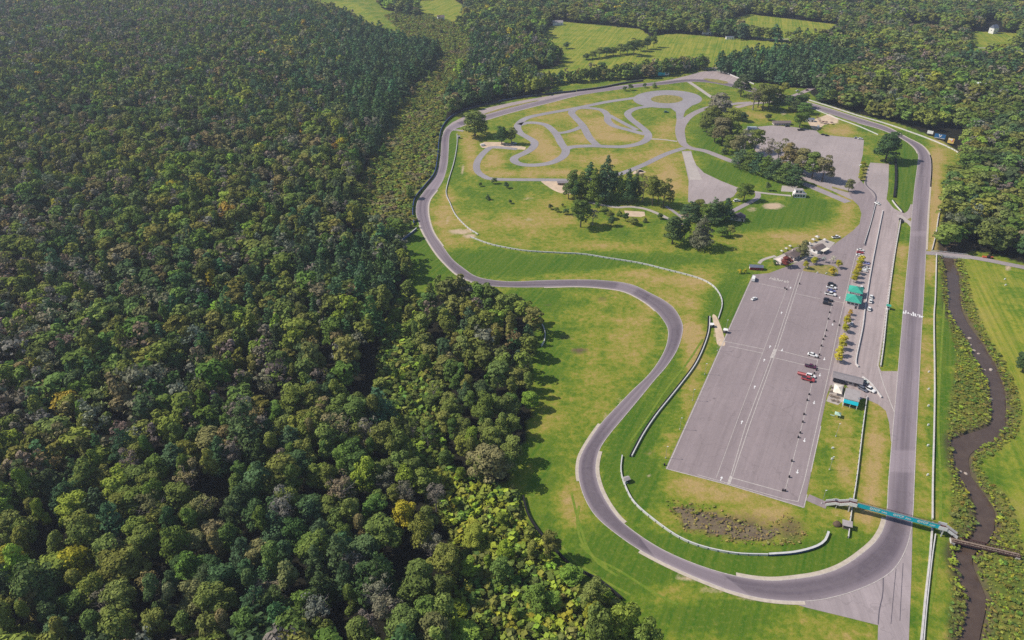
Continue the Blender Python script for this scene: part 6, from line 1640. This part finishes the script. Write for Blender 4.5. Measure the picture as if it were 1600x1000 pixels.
# ------------------------------------------------------------------ drums, poles, markers
dr = empty('drum', (0, 0, 0)); MB().tube((0, 0, 0), (0, 0, 1.1), .48, .44, 12).build('body', M['tyre'], dr); MB().tube((0, 0, 1.1), (0, 0, 1.18), .47, .47, 12).build('lid', M['dark'], dr)
DR = [(1301, 471, 'beside the two dark cars'), (1296, 489, 'just below the two dark cars'), (1294, 499, 'second below the two dark cars'), (1303, 503, 'alone right of the line below the dark cars'), (1311, 509, 'on the right border line level with the golden trees'), (1291, 517, 'third below the two dark cars'), (1289, 526, 'upper of a close pair above the white car'), (1286, 531, 'lower of a close pair above the white car'), (1283, 541, 'midway between the close pair and the white car'), (1280, 555, 'right behind the white car'), (1278, 560, 'below right of the white car'), (1274, 573, 'at the nose of the maroon pickup'), (1275, 579, 'between maroon pickup and flatbed'), (1272, 584, 'just above the white tow car'), (1270, 592, 'at the nose of the white tow car'), (1266, 598, 'at the nose of the dark red pickup'), (1264, 617, 'first below the trucks'), (1261, 626, 'second below the trucks'), (1256, 648, 'alone midway down the line'), (1254, 660, 'above the lower close pair'), (1250, 677, 'upper of the lower close pair'), (1247, 684, 'lower of the lower close pair'), (1237, 721, 'alone near the lower end of the line'), (1233, 746, 'last but one at the lower end of the line'), (1223, 767, 'left of the pair at the bottom line end'), (1226.5, 767.5, 'right of the pair at the bottom line end'), (1249, 444, 'alone on the double line at the top'), (1226, 451, 'left of the double line at the top'), (1229, 453, 'beside another one left of the double line'), (1038, 727, 'at the lower left corner of the paddock')]
for i, (u, v, lb) in enumerate(DR):
    c = dr if i == 0 else copy_thing(dr); c.location = G(u, v); c.location.z = .05; c.scale = (.85, .85, .9)
    tag(c, 'black rubber drum ' + lb, 'drum', 'black drums along the paddock line')
lp = empty('lamp_post', (0, 0, 0)); MB().tube((0, 0, 0), (0, 0, 7.2), .10, .07, 6).build('pole', M['steel'], lp); MB().box((.2, 0, 7.3), (.7, .3, .2)).build('lamp_head', M['white'], lp); MB().box((0, 0, .2), (.45, .45, .4)).build('base', M['conc'], lp)
LP = [(1134, 516, 'at the sandy track'), (1121, 548, 'just below the sandy track'), (1101, 585, 'third from the top'), (1082, 626, 'fourth from the top'), (1062, 671, 'last but one'), (1040, 716, 'at the lower paddock corner')]
for i, (u, v, lb) in enumerate(LP):
    c = lp if i == 0 else copy_thing(lp); c.location = G(u, v)
    tag(c, 'thin lamp post along the left paddock edge, ' + lb, 'lamp post', 'lamp posts around the paddock')
for u, v, lb in [(1306, 682, 'upper one on the pit lawn'), (1296, 734, 'lower one on the pit lawn'), (1284, 787, 'beside the footbridge stairs'), (1153, 258, 'beside the service road at the pine row')]:
    c = copy_thing(lp); c.location = G(u, v); c.scale = (1, 1, 1.1 if v > 400 else 2.4)
    tag(c, 'thin lamp post, ' + lb, 'lamp post', 'lamp posts around the paddock')
mk = empty('marker_post', (0, 0, 0)); MB().box((0, 0, .45), (.5, .25, .9)).build('board', M['white'], mk); MB().box((0, .16, .3), (.1, .08, .6)).build('stake', M['wood'], mk)
for i, (v, lb) in enumerate([(582, 'topmost'), (609, 'second from the top'), (635, 'third from the top'), (665, 'third from the bottom'), (697, 'second from the bottom'), (743, 'lowest')]):
    c = mk if i == 0 else copy_thing(mk); c.location = G(1451 - (v - 582) * .012, v); c.scale = (1.5, 1.5, 1.2)
    tag(c, 'small white marker board on the verge right of the straight, ' + lb, 'marker', 'white markers along the straight')
for u, v, lb in [(1301, 701, 'below the upper lawn lamp'), (1300, 718, 'between the two lawn lamps'), (1570, 437, 'upper one in the meadow'), (1571, 446, 'lower one in the meadow'), (1263, 418, 'at the left of the planted island'), (1277, 427, 'on the lower edge of the planted island'), (1291, 428, 'lower right of the planted island'), (1303, 421, 'right of the planted island'), (1306, 428, 'at the right corner of the planted island')]:
    c = copy_thing(mk); c.location = G(u, v); c.scale = (1.9, 1.6, 1.1)
    tag(c, 'small white board ' + lb, 'marker', 'white boards on the lawns')
# boulders in the river
bo = MB(); r5 = random.Random(2); rings = []
for i in range(5):
    t = i / 4; rr = math.sqrt(max(.02, 1 - t * t)); rings.append([Vector((math.cos(a) * rr * r5.uniform(.8, 1.15), math.sin(a) * rr * r5.uniform(.8, 1.15), t * .7)) for a in [j * .7854 for j in range(8)]])
bo.loft(rings)
rm = plain('river stone', (.40, .33, .28), .9, .2, .2, 1.2)
bp_ = None
for i, (u, v, s, lb) in enumerate([(1516, 527, 1.2, 'topmost of the river shoal'), (1518, 537, .8, 'middle of the river shoal'), (1523, 546, 1.0, 'upper one in midstream'), (1530, 551, .9, 'lower one in midstream'), (1549, 576, 1.2, 'at the right end of the little rapid'), (1540, 576, .6, 'in the middle of the little rapid'), (1549, 622, 1.1, 'against the island bank'), (1502, 735, .8, 'left at the lower rapid'), (1510, 738, .9, 'right at the lower rapid')]):
    if bp_ is None: o = bp_ = bo.build('boulder', rm, None, True)
    else: o = bp_.copy(); COL.objects.link(o)
    o.location = G(u, v); o.location.z = -.95; o.scale = (s * 1.2, s, s); o.rotation_euler = (0, 0, i)
    tag(o, 'pale boulder ' + lb, 'boulder', 'boulders in the river')
# ------------------------------------------------------------------ air, light, camera
hz = MB().box((0, 1750, 128.5), (8100, 6600, 265)).build('haze', None)
hm, nt = new_mat('thin haze')
vp = N(nt, 'ShaderNodeVolumePrincipled')
vp.inputs['Color'].default_value = (0.74, 0.82, 1.0, 1); vp.inputs['Density'].default_value = HAZE; vp.inputs['Anisotropy'].default_value = 0.2
o = N(nt, 'ShaderNodeOutputMaterial'); nt.links.new(vp.outputs[0], o.inputs['Volume'])
hz.data.materials.append(hm); tag(hz, 'thin pale blue haze over the whole valley', 'haze', None, 'stuff')

EL, AZ = R(44), R(-84)                       # sun high in the left, a touch beyond the scene
w = bpy.data.worlds.new('World'); SC.world = w; w.use_nodes = True
nt = w.node_tree
for n in list(nt.nodes): nt.nodes.remove(n)
sky = nt.nodes.new('ShaderNodeTexSky'); sky.sky_type = 'NISHITA'; sky.sun_disc = False
sky.sun_elevation = EL; sky.sun_rotation = AZ; sky.air_density = 1.0; sky.dust_density = 0.6
bg = nt.nodes.new('ShaderNodeBackground'); bg.inputs[1].default_value = SKY
wo = nt.nodes.new('ShaderNodeOutputWorld'); nt.links.new(sky.outputs[0], bg.inputs[0]); nt.links.new(bg.outputs[0], wo.inputs[0])
sd = bpy.data.lights.new('sun', 'SUN'); sd.energy = SUN; sd.angle = R(0.5); sd.color = (1.0, 0.925, 0.81)
so = link(bpy.data.objects.new('sun', sd))
dv = Vector((math.sin(AZ) * math.cos(EL), math.cos(AZ) * math.cos(EL), math.sin(EL)))
so.rotation_euler = dv.to_track_quat('Z', 'Y').to_euler(); so.location = dv * 200 + Vector((0, 0, 150))
cd = bpy.data.cameras.new('camera'); cd.sensor_width = 36.0; cd.lens = 36.0 * FOC / 1600.0; cd.clip_start = 1.0; cd.clip_end = 9000
co = link(bpy.data.objects.new('camera', cd)); co.location = (0, 0, CAM_H); co.rotation_euler = (math.pi / 2 - PITCH, 0, 0)
SC.camera = co
vs = SC.view_settings; vs.view_transform = 'Standard'; vs.look = 'None'; vs.exposure = EXPO; vs.gamma = 1.0; vs.use_curve_mapping = False
cy = SC.cycles; cy.max_bounces = 5; cy.diffuse_bounces = 2; cy.glossy_bounces = 2; cy.transmission_bounces = 3; cy.volume_bounces = 0; cy.transparent_max_bounces = 4
cy.use_denoising = DENOISE; cy.sample_clamp_indirect = 4.0
